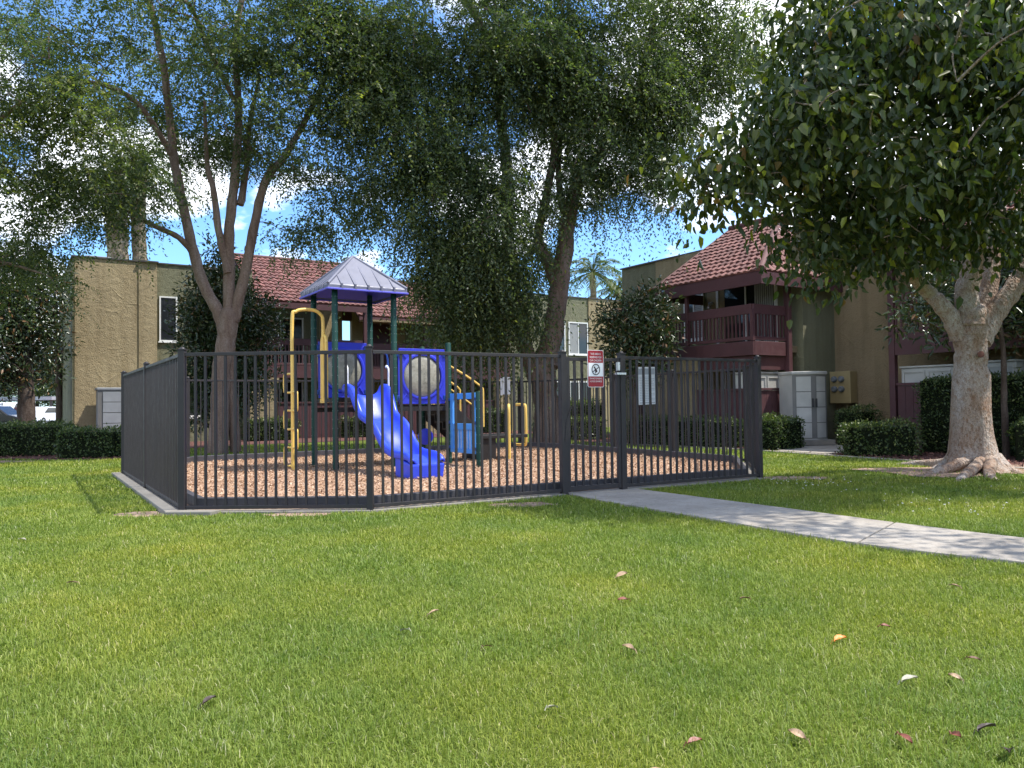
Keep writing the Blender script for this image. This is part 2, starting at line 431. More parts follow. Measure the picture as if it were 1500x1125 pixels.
def npmesh(name, verts, faces, mat, parent=None, rnd=None, smooth=False):
    """verts (n,3), faces (m,k) arrays"""
    me = bpy.data.meshes.new(name); n, (m, k) = len(verts), faces.shape
    me.vertices.add(n); me.vertices.foreach_set('co', np.ascontiguousarray(verts, dtype=np.float32).ravel())
    me.loops.add(m * k); me.loops.foreach_set('vertex_index', np.ascontiguousarray(faces, dtype=np.int32).ravel())
    me.polygons.add(m); me.polygons.foreach_set('loop_start', np.arange(0, m * k, k, dtype=np.int32))
    try: me.polygons.foreach_set('loop_total', np.full(m, k, dtype=np.int32))
    except Exception: pass
    if smooth: me.polygons.foreach_set('use_smooth', np.ones(m, dtype=bool))
    me.update(calc_edges=True)
    me.materials.append(mat)
    if rnd is not None:
        a = me.attributes.new('rnd', 'FLOAT', 'FACE'); a.data.foreach_set('value', np.ascontiguousarray(rnd, dtype=np.float32))
    o = bpy.data.objects.new(name, me); COL.objects.link(o)
    if parent is not None: o.parent = parent
    return o
def unit(a): return a / (np.linalg.norm(a, axis=1, keepdims=True) + 1e-9)
def leaves(name, P, D, N, L, Wd, mat, parent=None, rnd=None, broad=False, curl=0.15, fold=0.25):
    D = unit(D); S = unit(np.cross(D, N)); N = unit(np.cross(S, D))
    L = L[:, None]; Wd = Wd[:, None]; n = len(P)
    if rnd is None: rnd = np.random.rand(n)
    if broad:
        t = P + D * L - N * L * curl
        v = np.stack([P, P + D * L * .28 + S * Wd * .48 + N * Wd * fold, P + D * L * .66 + S * Wd * .36 + N * (Wd * fold * .7 - L * curl * .4), t,
                      P + D * L * .66 - S * Wd * .36 + N * (Wd * fold * .7 - L * curl * .4), P + D * L * .28 - S * Wd * .48 + N * Wd * fold], 1).reshape(-1, 3)
        b = np.arange(n)[:, None] * 6
        f = np.stack([b + np.array([[0, 1, 2, 3]]), b + np.array([[0, 3, 4, 5]])], 1).reshape(-1, 4)
        return npmesh(name, v, f, mat, parent, np.repeat(rnd, 2))
    v = np.stack([P, P + D * L * .45 + S * Wd * .5 + N * Wd * fold, P + D * L, P + D * L * .45 - S * Wd * .5], 1).reshape(-1, 3)
    f = np.arange(n * 4).reshape(-1, 4)
    return npmesh(name, v, f, mat, parent, rnd)
def inpoly(x, y, poly):
    ins = np.zeros(len(x), bool); n = len(poly); j = n - 1
    for i in range(n):
        xi, yi = poly[i]; xj, yj = poly[j]
        c = ((yi > y) != (yj > y)) & (x < (xj - xi) * (y - yi) / (yj - yi + 1e-12) + xi)
        ins ^= c; j = i
    return ins
def crom(pts, k=4):
    pts = [Vector(p) for p in pts]; out = []
    for i in range(len(pts) - 1):
        p0, p1, p2, p3 = pts[max(i - 1, 0)], pts[i], pts[i + 1], pts[min(i + 2, len(pts) - 1)]
        for j in range(k):
            t = j / k
            out.append(0.5 * ((2 * p1) + (p2 - p0) * t + (2 * p0 - 5 * p1 + 4 * p2 - p3) * t * t + (3 * p1 - p0 - 3 * p2 + p3) * t ** 3))
    out.append(pts[-1]); return out

# ================================================================ setting: ground, beds, paths
rng = np.random.default_rng(7); random.seed(7)
FA, FB, FC, FD, FE, FF = (-3.90, 9.10), (-7.19, 14.25), (-1.675, 9.03), (0.682, 10.40), (1.55, 10.88), (3.90, 12.20)
FA, FC, FD, FE, FF = [(x * 0.98, y * 0.98) for x, y in (FA, FC, FD, FE, FF)]
FG, FH2, FH1, FI = (4.54, 15.0), (1.45, 20.5), (0.2, 21.7), (-7.25, 17.2)
PIT = [FA, FC, FF, FG, FH2, FH1, FI, FB]
def offset_poly(poly, d):
    n = len(poly); out = []
    for i in range(n):
        p0, p1, p2 = Vector(poly[i - 1]), Vector(poly[i]), Vector(poly[(i + 1) % n])
        d1, d2 = (p1 - p0).normalized(), (p2 - p1).normalized()
        n1, n2 = Vector((d1.y, -d1.x)), Vector((d2.y, -d2.x))
        b = (n1 + n2); b = b / max(0.3, b.dot(n1)) if b.length > 1e-6 else n1
        out.append((p1.x + b.x * d, p1.y + b.y * d))
    return out
def sheet(name, poly, z, mat, thick=None):
    mb = MB()
    if thick: mb.prism(poly, z - thick, z)
    else: mb.add([(x, y, z) for x, y in poly], [tuple(range(len(poly)))])
    return tag(mb.build(name, mat), kind='structure')
mb = MB()
g = [-900, -300, -100, -60, -30, -15, -8, -3, 2, 7, 12, 17, 22, 27, 35, 60, 100, 300, 900]
mb.add([(x, y + 10, 0) for y in g for x in g], [(i * 19 + j, i * 19 + j + 1, (i + 1) * 19 + j + 1, (i + 1) * 19 + j) for i in range(18) for j in range(18)])
tag(mb.build('lawn', M['lawn']), kind='structure')
sheet('playground_surface', offset_poly(PIT, -0.14), 0.03, M['mulch'])
# concrete kerb under the fence: a ring of real height
def ring(poly, d0, d1, z0, z1, skip=None):
    mb = MB(); a, b = offset_poly(poly, d0), offset_poly(poly, d1); n = len(poly)
    for i in range(n):
        if skip and i in skip: continue
        j = (i + 1) % n
        q = [a[i], a[j], b[j], b[i]]
        mb.prism(q, z0, z1)
    return mb
PITG = [FA, FC, FD, FE, FF, FG, FH2, FH1, FI, FB]
tag(ring(PITG, -0.12, 0.05, -0.05, 0.035, skip=(2,)).build('playground_kerb', M['curbstone'], bevel=0.012), kind='structure')
# front walk curving from the gate to the right edge of the lawn
lo = [(0.62, 10.42), (0.80, 10.05), (1.15, 9.35), (1.84, 8.17), (2.86, 6.45), (3.76, 5.55), (4.9, 4.4), (6.6, 2.9)]
hi = [(1.62, 10.98), (1.74, 10.68), (2.15, 10.0), (3.03, 8.6), (3.70, 7.5), (4.42, 6.5), (5.6, 5.25), (7.3, 3.8)]
WALK = lo + hi[::-1]
mb = MB()
def on(seq, t):
    k = min(int(t), len(seq) - 2); f = t - k
    return (seq[k][0] * (1 - f) + seq[k + 1][0] * f, seq[k][1] * (1 - f) + seq[k + 1][1] * f)
lo_s = [tuple(p)[:2] for p in crom([(x, y, 0) for x, y in lo], 6)]; hi_s = [tuple(p)[:2] for p in crom([(x, y, 0) for x, y in hi], 6)]
cuts = [0, 9, 17, 24, 30, 36, 42]
for a, b in zip(cuts[:-1], cuts[1:]):
    q = lo_s[a:b + 1] + hi_s[a:b + 1][::-1]
    c = Vector((sum(p[0] for p in q) / len(q), sum(p[1] for p in q) / len(q)))
    q = [(c.x + (p[0] - c.x) * 0.988, c.y + (p[1] - c.y) * 0.988) for p in q]
    mb.prism(q, -0.05, 0.028)
walk = tag(mb.build('path', M['concrete'], bevel=0.006), kind='structure')
# planting beds along both buildings and the mow strip and slab on the right
BED_R = [(5.9, 19.2), (7.5, 15.65), (9.0, 12.6), (13.0, 8.0), (20, 12), (14, 24), (6, 31), (1.5, 30), (1.2, 26.5), (2.6, 23.6)]
sheet('planting_bed_right', BED_R, 0.012, M['bed'])
k1 = [(2.6, 23.6), (5.9, 19.2), (6.6, 17.6), (7.5, 15.65), (9.0, 12.6), (13.0, 8.0)]
k2 = [(x - 0.13, y - 0.09) for x, y in k1]
mb = MB()
for i in range(5): mb.prism([k2[i], k2[i + 1], k1[i + 1], k1[i]], -0.05, 0.03)
tag(mb.build('mow_strip', M['concrete']), kind='structure')
SLAB = [(6.30, 18.4), (6.95, 17.0), (8.3, 18.2), (9.3, 20.9), (8.3, 21.3)]
mb = MB(); mb.prism(SLAB, -0.05, 0.035); tag(mb.build('side_path', M['concrete']), kind='structure')
BED_L = [(-19, 19.0), (-13.4, 19.6), (-11.3, 18.75), (-9.7, 18.75), (-9.3, 19.6), (-10.1, 22.5), (-8.4, 25.2), (0.5, 31.5), (4.0, 33.6), (3.0, 37), (-12, 28), (-15.2, 26.5), (-22, 30)]
sheet('planting_bed_left', BED_L, 0.012, M['bed'])
sheet('parking_lot', [(-90, 42), (-16.5, 42), (-30, 110), (-130, 110)], 0.008, M['asphalt'])
SOIL = []
for k in range(28):
    a = 2 * math.pi * k / 28; r = (1.15 + 0.35 * math.sin(2 * a + 1) + 0.2 * math.sin(5 * a)) * (1 + 0.12 * random.random())
    SOIL.append((7.75 + r * 1.2 * math.cos(a), 13.0 + r * math.sin(a)))
sheet('bare_soil', SOIL, 0.016, M['soil'])
DRY = []
for cx, cy, rr in ((4.35, 12.1, 0.45), (-4.25, 8.95, 0.32), (-2.4, 8.72, 0.28), (0.1, 9.35, 0.3), (-12.3, 18.4, 0.6), (4.6, 4.35, 0.17)):
    p = [(cx + rr * (0.75 + 0.4 * random.random()) * 1.5 * math.cos(2 * math.pi * k / 18), cy + rr * (0.7 + 0.5 * random.random()) * 0.7 * math.sin(2 * math.pi * k / 18)) for k in range(18)]
    DRY.append(p); sheet('worn_ground', p, 0.006, M['soil'])

# ================================================================ fence
def ptl(a, b, t): return (a[0] + (b[0] - a[0]) * t, a[1] + (b[1] - a[1]) * t)
FZ0, FZ1 = 0.055, 1.865
fence = empty('metal_fence', (FA[0], FA[1], 0), 0, 'dark grey metal picket fence enclosing the wood-chip playground', 'fence')
def loc(p, z=0.0): return (p[0] - FA[0], p[1] - FA[1], z)
def panel_mesh(mb, p, q, z0, z1, sp=0.118, w=0.029):
    d = Vector(q) - Vector(p); L = d.length; rz = math.atan2(d.y, d.x)
    n = max(1, int(round(L / sp)))
    for i in range(1, n):
        x, y = ptl(p, q, i / n); mb.post(x, y, z0, z1, w, rz)
def fence_run(p, q, n):
    for i in range(n):
        a, b = ptl(p, q, i / n), ptl(p, q, (i + 1) / n)
        d = (Vector(b) - Vector(a)); u = d.normalized() * 0.037
        a2, b2 = (a[0] + u.x - FA[0], a[1] + u.y - FA[1]), (b[0] - u.x - FA[0], b[1] - u.y - FA[1])
        mb = MB(); panel_mesh(mb, a2, b2, FZ0 + 0.035, FZ1 - 0.035, w=0.0265 if p in (FA, FC, FE, FB) else 0.019); pn = mb.build('picket_panel', M['fence'], fence)
        mb = MB(); mb.bar(a2 + (FZ1 - 0.02,), b2 + (FZ1 - 0.02,), 0.038, 0.042); mb.build('top_rail', M['fence'], pn, bevel=0.004)
        mb = MB(); mb.bar(a2 + (FZ0 + 0.02,), b2 + (FZ0 + 0.02,), 0.038, 0.042); mb.build('bottom_rail', M['fence'], pn, bevel=0.004)
def fpost(p, rz, w=0.074):
    x, y, _ = loc(p)
    mb = MB(); mb.post(x, y, 0.0, 1.895, w, rz); po = mb.build('post', M['fence'], fence, bevel=0.005)
    mb = MB(); mb.post(x, y, 1.895, 1.908, w + 0.014, rz); mb.lathe((x, y, 1.908), [(0.034, 0), (0.03, 0.014), (0.014, 0.024)], 10)
    mb.build('post_cap', M['fence'], po, smooth=True)
runs = [(FA, FC, 1), (FC, FD, 1), (FE, FF, 1), (FF, FG, 1), (FG, FH2, 3), (FH2, FH1, 1), (FH1, FI, 4), (FI, FB, 1), (FB, FA, 2)]
seen = set()
for p, q, n in runs:
    fence_run(p, q, n)
    rz = math.atan2(q[1] - p[1], q[0] - p[0])
    for i in range(n + 1):
        c = ptl(p, q, i / n); key = (round(c[0], 2), round(c[1], 2))
        if key in seen: continue
        seen.add(key); fpost(c, rz, 0.085 if c in (FD, FE) else 0.074)
# dark plastic border boards just inside the fence
bd = ring(PIT, -0.26, -0.17, 0.0, 0.165).build('playground_border', M['border'], bevel=0.01)
q0, q1 = offset_poly(PIT, 0.20), offset_poly(PIT, 0.055)
mb = MB(); e0 = ptl(q0[0], q0[1], 0.22); e1 = ptl(q1[0], q1[1], 0.22); mb.prism([q0[7], q0[0], q1[0], q1[7]], -0.05, 0.06); mb.prism([q0[0], e0, e1, q1[0]], -0.05, 0.058)
tag(mb.build('kerb_step', M['curbstone'], bevel=0.012), kind='structure')
tag(bd, 'dark grey border boards holding the wood chips in behind the fence', 'border')

# gate
gate = empty('metal_gate', (FD[0], FD[1], 0), 0, 'dark grey picket gate in the fence with a red sign on it', 'gate')
gd = (Vector(FE) - Vector(FD)); gl = gd.length; gdn = gd.normalized(); grz = math.atan2(gd.y, gd.x)
gn = Vector((gdn.y, -gdn.x))          # towards the lawn
def gp(t, z, off=0.0): return (gdn.x * t + gn.x * off, gdn.y * t + gn.y * off, z)
mb = MB()
g0, g1 = 0.075, gl - 0.065
mb.bar(gp(g0, 0.05), gp(g0, 1.84), 0.05, 0.05, up=(gn.x, gn.y, 0)); mb.bar(gp(g1, 0.05), gp(g1, 1.84), 0.05, 0.05, up=(gn.x, gn.y, 0))
gf = mb.build('gate_stile', M['fence'], gate, bevel=0.004)
mb = MB(); mb.bar(gp(g0 + 0.025, 1.81), gp(g1 - 0.025, 1.81), 0.04, 0.045); mb.build('top_rail', M['fence'], gate, bevel=0.004)
mb = MB(); mb.bar(gp(g0 + 0.025, 0.085), gp(g1 - 0.025, 0.085), 0.04, 0.065); mb.build('bottom_rail', M['fence'], gate, bevel=0.004)
mb = MB(); panel_mesh(mb, gp(g0, 0)[:2], gp(g1, 0)[:2], 0.115, 1.79); mb.build('pickets', M['fence'], gate)
for z in (0.28, 1.62):
    mb = MB(); mb.lathe(gp(0.052, z), [(0.014, -0.05), (0.014, 0.05)], 10); mb.build('hinge', M['fence'], gate, smooth=True)
mb = MB(); mb.bar(gp(g1 - 0.02, 1.66, 0.04), gp(g1 - 0.02, 1.78, 0.04), 0.045, 0.04, up=(gn.x, gn.y, 0)); mb.bar(gp(g1 - 0.06, 1.62, 0.045), gp(g1 + 0.10, 1.62, 0.045), 0.05, 0.035)
mb.build('latch', M['steel'], gate, bevel=0.005)
mb = MB(); mb.tube([gp(0.0, 0.72, 0.045), gp(0.03, 1.0, 0.05), gp(0.12, 1.18, 0.04)], 0.007, 6); mb.build('gate_closer', M['fence'], gate, smooth=True)

# signs ---------------------------------------------------------
def rrect(w, h, r, n=5):
    pts = []
    for cx, cz, a0 in ((w / 2 - r, h / 2 - r, 0), (-w / 2 + r, h / 2 - r, 90), (-w / 2 + r, -h / 2 + r, 180), (w / 2 - r, -h / 2 + r, 270)):
        for k in range(n + 1):
            a = R(a0 + 90 * k / n); pts.append((cx + r * math.cos(a), cz + r * math.sin(a)))
    return pts
def text_mesh(s, size, width, x, z, y, mat, parent, name='lettering'):
    cu = bpy.data.curves.new('t', 'FONT'); cu.body = s; cu.size = size; cu.align_x = 'CENTER'; cu.align_y = 'CENTER'; cu.offset = 0
    tmp = bpy.data.objects.new('t', cu); COL.objects.link(tmp)
    bpy.context.view_layer.update()
    me = bpy.data.meshes.new_from_object(tmp.evaluated_get(bpy.context.evaluated_depsgraph_get()))
    bpy.data.objects.remove(tmp); bpy.data.curves.remove(cu)
    xs = [v.co.x for v in me.vertices]; k = width / (max(xs) - min(xs)) if width else 1
    for v in me.vertices: v.co = (v.co.x * k + x, y, v.co.y + z)
    me.materials.clear(); me.materials.append(mat)
    o = bpy.data.objects.new(name, me); COL.objects.link(o); o.parent = parent; return o
sc_ = at(872.5, 540, 10.33)
sg = empty('warning_sign', (sc_.x, sc_.y, sc_.z), grz, 'red and white no dogs sign hanging on the playground gate', 'sign')
SW, SH = 0.262, 0.50
MB().vprism(rrect(SW, SH, 0.025), 0.0, 0.004).build('sign_plate', M['signwhite'], sg)
MB().vprism(rrect(SW - 0.014, SH - 0.014, 0.02), -0.0025, 0.0005).build('red_face', M['signred'], sg)
MB().vprism([(-0.118, -0.105), (0.118, -0.105), (0.118, 0.078), (-0.118, 0.078)], -0.004, -0.001).build('white_field', M['signwhite'], sg)
for s, w, z in (('THIS AREA IS', 0.165, 0.196), ('RESERVED FOR', 0.19, 0.152), ('OUR CHILDREN', 0.19, 0.108)):
    text_mesh(s, 0.036, w, 0, z, -0.0045, M['signwhite'], sg)
for s, w, z in (('THANKS FOR BEING', 0.205, -0.134), ('A GOOD NEIGHBOR!', 0.20, -0.172)):
    text_mesh(s, 0.031, w, 0, z, -0.0045, M['signwhite'], sg)
mb = MB(); n = 36
ro, ri = 0.068, 0.056
cz = -0.012
vs = [(r * math.cos(2 * math.pi * k / n), y, cz + r * 1.12 * math.sin(2 * math.pi * k / n)) for y in (-0.0065, -0.0035) for r in (ro, ri) for k in range(n)]
fs = []
for k in range(n):
    j = (k + 1) % n
    fs += [(k, j, n + j, n + k), (2 * n + k, 3 * n + k, 3 * n + j, 2 * n + j), (k, 2 * n + k, 2 * n + j, j), (n + k, n + j, 3 * n + j, 3 * n + k)]
mb.add(vs, fs)
mb.bar((-0.055, -0.005, cz - 0.035), (0.055, -0.005, cz + 0.035), 0.003, 0.011)
mb.build('prohibition_ring', M['signink'], sg)
dog = [(-0.030, 0.038), (-0.018, 0.042), (-0.012, 0.030), (0.000, 0.012), (0.014, -0.004), (0.024, -0.020), (0.022, -0.032), (0.010, -0.038), (0.004, -0.030), (-0.004, -0.052), (-0.012, -0.052), (-0.010, -0.022), (-0.018, -0.006), (-0.022, 0.016), (-0.034, 0.024)]
MB().vprism([(x, z + cz) for x, z in dog], -0.0075, -0.0045).build('dog_figure', M['signink'], sg)

p0 = at(947.5, 565, 10.96); frz = math.atan2(FF[1] - FE[1], FF[0] - FE[0])
nt = empty('notice_board', (p0.x, p0.y, p0.z), frz, 'white notice sheet of printed rules tied behind the fence right of the gate', 'sign')
nt.rotation_euler = (0, R(-1.5), frz)
MB().vprism(rrect(0.32, 0.535, 0.015), 0.0, 0.005).build('notice_plate', M['signwhite'], nt)
MB().vprism([(-0.15, 0.16), (0.15, 0.16), (0.15, 0.245), (-0.15, 0.245)], -0.0025, 0.001).build('header_band', M['papergrey'], nt)
mb = MB(); rr = random.Random(3)
for row in range(15):
    z = 0.12 - row * 0.0235; x = -0.13
    ex = 0.13 if row % 3 else 0.02 + rr.random() * 0.1
    while x < ex:
        w = 0.012 + rr.random() * 0.03; mb.vprism([(x, z), (min(x + w, 0.14), z), (min(x + w, 0.14), z + 0.0075), (x, z + 0.0075)], -0.0015, 0.001); x += w + 0.006
mb.vprism([(-0.14, -0.25), (0.14, -0.25), (0.14, -0.235), (-0.14, -0.235)], -0.0015, 0.001)
mb.build('printed_lines', M['papergrey'], nt)
# the second notice, on the far run of the fence
mid = ptl(FH1, FI, 0.075); q = at(742, 565, 21.22)
n2 = empty('notice_board', (q.x, q.y - 0.02, q.z), R(33), 'plain white board hung on the far fence beside the thick trunk', 'sign')
MB().vprism(rrect(0.24, 0.48, 0.01), -0.004, 0.004).build('notice_plate', M['signwhite'], n2)
MB().vprism([(-0.2, -0.26), (-0.13, -0.26), (-0.13, 0.2), (-0.2, 0.2)], -0.004, 0.004).build('side_strip', M['signwhite'], n2)

# ================================================================ play structure (local x along U, y along V)
P1 = (-3.31, 14.4, 0.03)
ps = empty('play_structure', P1, TH, 'blue, green and yellow climbing frame with a roofed tower and a slide', 'playground')
def bolt_post(x, y, z1):
    mb = MB(); mb.lathe((x, y, 0), [(0.057, -0.1), (0.057, z1 - 0.01), (0.05, z1)], 16)
    mb.cur = 1
    for k in range(int(z1 / 0.165)):
        z = 0.12 + k * 0.165
        for a in (R(-100), R(-170), R(-60)):
            c = Vector((x + 0.0565 * math.cos(a), y + 0.0565 * math.sin(a), z)); d = Vector((math.cos(a), math.sin(a), 0))
            mb.tube([c - d * 0.004, c + d * 0.004], 0.0085, 6)
    return mb.build('post', [M['green'], M['rivet']], ps, smooth=True)
for x, y, z in ((0, 0, 3.5), (1.2, 0, 3.5), (0, 1.2, 3.5), (1.2, 1.2, 3.5), (2.4, 0, 2.46), (2.4, 1.2, 2.46), (2.4, -1.2, 1.44)):
    bolt_post(x, y, z)
# roof: ribbed pyramid with a rounded fascia
ra, rz0, rz1 = 0.80, 3.47, 4.15
cx = cy = 0.6
mb = MB(); N_ = 40
cor = [(-1, -1), (1, -1), (1, 1), (-1, 1)]
for s in range(4):
    a, b = cor[s], cor[(s + 1) % 4]
    vs = []; rows = [(1.0, -0.10), (1.0, -0.02), (0.985, 0.0), (0.0, rz1 - rz0)]
    for (f, dz) in rows:
        for k in range(N_ + 1):
            t = k / N_
            rx = a[0] + (b[0] - a[0]) * t; ry = a[1] + (b[1] - a[1]) * t
            ribphase = (t * 5) % 1.0
            rib = 0.0
            if f == 0.0:
                ux, uy = cx + rx * 0.03, cy + ry * 0.03; z = rz1
            else:
                ux, uy = cx + rx * ra * f, cy + ry * ra * f; z = rz0 + dz
            nx, ny = (a[0] + b[0]) / 2, (a[1] + b[1]) / 2
            vs.append((ux + nx * rib * (1 if dz < 0 else 0.3), uy + ny * rib * (1 if dz < 0 else 0.3), z + (rib if dz >= 0 else 0)))
    w = N_ + 1
    mb.add(vs, [(r * w + k, r * w + k + 1, (r + 1) * w + k + 1, (r + 1) * w + k) for r in range(3) for k in range(N_)])
rf = mb.build('roof', M['roofgrey'], ps)
mb = MB()
mb.add([(cx + x * (ra - 0.03), cy + y * (ra - 0.03), rz0 - 0.06) for x, y in cor] + [(cx + x * (ra - 0.03), cy + y * (ra - 0.03), rz0 - 0.015) for x, y in cor] + [(cx, cy, rz1 - 0.07)] + [(cx, cy, rz1 - 0.12)],
       [(0, 1, 9), (1, 2, 9), (2, 3, 9), (3, 0, 9), (4, 8, 5), (5, 8, 6), (6, 8, 7), (7, 8, 4), (0, 4, 5, 1), (1, 5, 6, 2), (2, 6, 7, 3), (3, 7, 4, 0)])
mb.build('roof_underside', M['roofblue'], rf)
mb = MB()
for s_ in range(4):
    a, b = Vector(cor[s_] + (0,)), Vector(cor[(s_ + 1) % 4] + (0,)); e = (b - a) / 2; nrm_ = (a + b) / 2
    for t in (-0.66, -0.33, 0.0, 0.33, 0.66):
        p = Vector((cx, cy, rz0)) + nrm_ * (ra * 1.0) + e * (t * ra); k_ = abs(t)
        q = Vector((cx, cy, 0)) + nrm_ * (ra * max(k_, .06)) + e * (t * ra); q.z = rz0 + (rz1 - rz0) * (1 - max(k_, .06))
        mb.bar(p + Vector((0, 0, 0.006)), q + Vector((0, 0, 0.002)), 0.045, 0.018)
        p2 = p + nrm_ * 0.012; mb.bar(p2 + Vector((0, 0, 0.015)), p2 + Vector((0, 0, -0.09)), 0.035, 0.03, up=tuple(nrm_))
mb.build('roof_rib', M['roofgrey'], rf, bevel=0.006)
mb = MB()
for x, y in cor:
    mb.tube([(cx + x * ra * 0.995, cy + y * ra * 0.995, rz0 + 0.0), (cx + x * ra * 0.5, cy + y * ra * 0.5, (rz0 + rz1) / 2 + 0.012), (cx, cy, rz1 + 0.012)], [0.03, 0.032, 0.03], 8)
mb.build('roof_hip', M['roofgrey'], rf, smooth=True)
mb = MB()
for k in range(4):
    a, b = cor[k], cor[(k + 1) % 4]
    e = 0.012
    mb.bar((cx + a[0] * (ra + e), cy + a[1] * (ra + e), rz0 - 0.095), (cx + b[0] * (ra + e), cy + b[1] * (ra + e), rz0 - 0.095), 0.03, 0.035)
mb.build('roof_rim', paint('canopy_rim', (0.10, 0.10, 0.55), 0.45, 0.1), rf, bevel=0.008)
# decks
MB().box(0.06, 1.14, 0.06, 1.14, 1.27, 1.36).build('deck', M['deck'], ps, bevel=0.01)
MB().box(1.26, 2.34, 0.06, 1.14, 1.11, 1.20).build('deck', M['deck'], ps, bevel=0.01)
mb = MB(); mb.box(0.0, 2.4, -0.02, 0.06, 1.08, 1.17); mb.box(-0.02, 0.06, 0.06, 1.14, 1.27, 1.34); mb.box(0, 2.4, 1.14, 1.22, 1.08, 1.17); mb.box(1.16, 1.24, 0.06, 1.14, 1.16, 1.36); mb.build('deck_beam', M['deck'], ps)
# bubble panels
def bubble_panel(x0, x1, z0, z1, y, out=-1):
    w, h = x1 - x0, z1 - z0; mx_, mz = (x0 + x1) / 2, (z0 + z1) / 2; n = 64; r = min(w, h) * 0.395
    sq = []
    for k in range(n):
        a = 2 * math.pi * (k + 0.5) / n; c, s = math.cos(a), math.sin(a); m = max(abs(c) / (w / 2), abs(s) / (h / 2))
        sq.append((c / m, s / m))
    mb = MB()
    L = []
    for (f, yy, rr) in (('s', 0.022, 0), ('s', -0.022, 0), ('c', -0.022, r * 1.16), ('c', -0.05, r * 1.10), ('c', -0.05, r), ('c', 0.022, r)):
        for k in range(n):
            a = 2 * math.pi * (k + 0.5) / n
            px_, pz_ = sq[k] if f == 's' else (rr * math.cos(a), rr * math.sin(a))
            L.append((mx_ + px_, y + yy * (-out if out > 0 else 1), mz + pz_))
    mb.add(L, [(i * n + k, i * n + (k + 1) % n, ((i + 1) % 6) * n + (k + 1) % n, ((i + 1) % 6) * n + k) for i in range(6) for k in range(n)])
    # raised X ribs towards the corners
    for sx in (-1, 1):
        for sz in (-1, 1):
            p = Vector((mx_ + sx * (w / 2 - 0.07), y + 0.025 * out, mz + sz * (h / 2 - 0.07))); q = Vector((mx_ + sx * r * 0.86, y + 0.025 * out, mz + sz * r * 0.86))
            mb.bar(p, q, 0.03, 0.025)
    o = mb.build('bubble_panel', M['bluepanel'], ps, bevel=0.006)
    mb = MB(); prof = []
    m = 10; vs = []
    for i in range(m + 1):
        a = math.pi / 2 * i / m
        for k in range(48):
            b = 2 * math.pi * k / 48
            vs.append((mx_ + r * 0.995 * math.cos(a) * math.cos(b), y + out * (0.0 + 0.085 * math.sin(a)), mz + r * 0.995 * math.cos(a) * math.sin(b)))
    mb.add(vs, [(i * 48 + k, i * 48 + (k + 1) % 48, (i + 1) * 48 + (k + 1) % 48, (i + 1) * 48 + k) for i in range(m) for k in range(48)])
    mb.build('bubble_window', M['bubble'], o, smooth=True)
    for sx in (-1, 1):
        for sz in (-1, 1):
            c = (mx_ + sx * (w / 2 - 0.01), y + out * 0.03, mz + sz * (h / 2 - 0.12))
            mb = MB(); mb.box(c[0] - 0.05, c[0] + 0.05, c[1] - 0.015, c[1] + 0.015, c[2] - 0.05, c[2] + 0.05)
            mb.tube([(c[0], c[1] + out * 0.012, c[2]), (c[0], c[1] + out * 0.028, c[2])], 0.022, 10); mb.build('clamp', M['bluemetal'], o, bevel=0.006)
    return o
bubble_panel(1.275, 2.325, 1.22, 2.32, 0.0)
bubble_panel(0.085, 1.115, 1.36, 2.50, 1.2)
# slide
prof = [(-0.335, 0.03), (-0.345, 0.10), (-0.325, 0.16), (-0.285, 0.172), (-0.25, 0.15), (-0.225, 0.09), (-0.19, 0.035), (-0.12, 0.008), (0, 0.0), (0.12, 0.008), (0.19, 0.035), (0.225, 0.09), (0.25, 0.15), (0.285, 0.172), (0.325, 0.16), (0.345, 0.10), (0.335, 0.03)]
path = crom([(0, 0.02, 1.385), (0, -0.22, 1.37), (0, -0.42, 1.13), (0, -0.62, 0.935), (0, -0.88, 0.845), (0, -1.14, 0.73), (0, -1.45, 0.45), (0, -1.75, 0.305), (0, -2.12, 0.27), (0, -2.42, 0.265), (0, -2.56, 0.225)], 4)
sx0 = 0.57
mb = MB(); vs = []; NP = len(prof)
for i, p in enumerate(path):
    d = (path[min(i + 1, len(path) - 1)] - path[max(i - 1, 0)]).normalized(); nrm = Vector((0, -d.z, d.y)) if d.y > 0 else Vector((0, d.z, -d.y))
    if nrm.z < 0: nrm = -nrm
    t = i / (len(path) - 1)
    hk = 1.35 if t < 0.12 else (1.35 - 0.35 * min(1, (t - 0.12) / 0.15))
    if t > 0.82: hk *= 1 - 0.55 * ((t - 0.82) / 0.18) ** 1.5
    wk = 1.30 - 0.36 * min(1, t * 1.25)
    for a, b in prof: vs.append(Vector((sx0 + 0.05 * t + a * wk, p.y, p.z)) + nrm * b * hk)
mb.add(vs, [(i * NP + k, i * NP + k + 1, (i + 1) * NP + k + 1, (i + 1) * NP + k) for i in range(len(path) - 1) for k in range(NP - 1)])
sl_ = mb.build('slide', M['blue'], ps, smooth=True)
md = sl_.modifiers.new('wall', 'SOLIDIFY'); md.thickness = 0.03; md.offset = -1
md = sl_.modifiers.new('sub', 'SUBSURF'); md.levels = 1; md.render_levels = 1
mb = MB()   # closed foot under the slide exit
foot = [(-0.34, -2.57), (0.34, -2.57), (0.375, -2.3), (0.36, -1.95), (-0.36, -1.95), (-0.375, -2.3)]
top = [(-0.375, -2.58), (0.375, -2.58), (0.375, -2.3), (0.34, -1.9), (-0.34, -1.9), (-0.375, -2.3)]
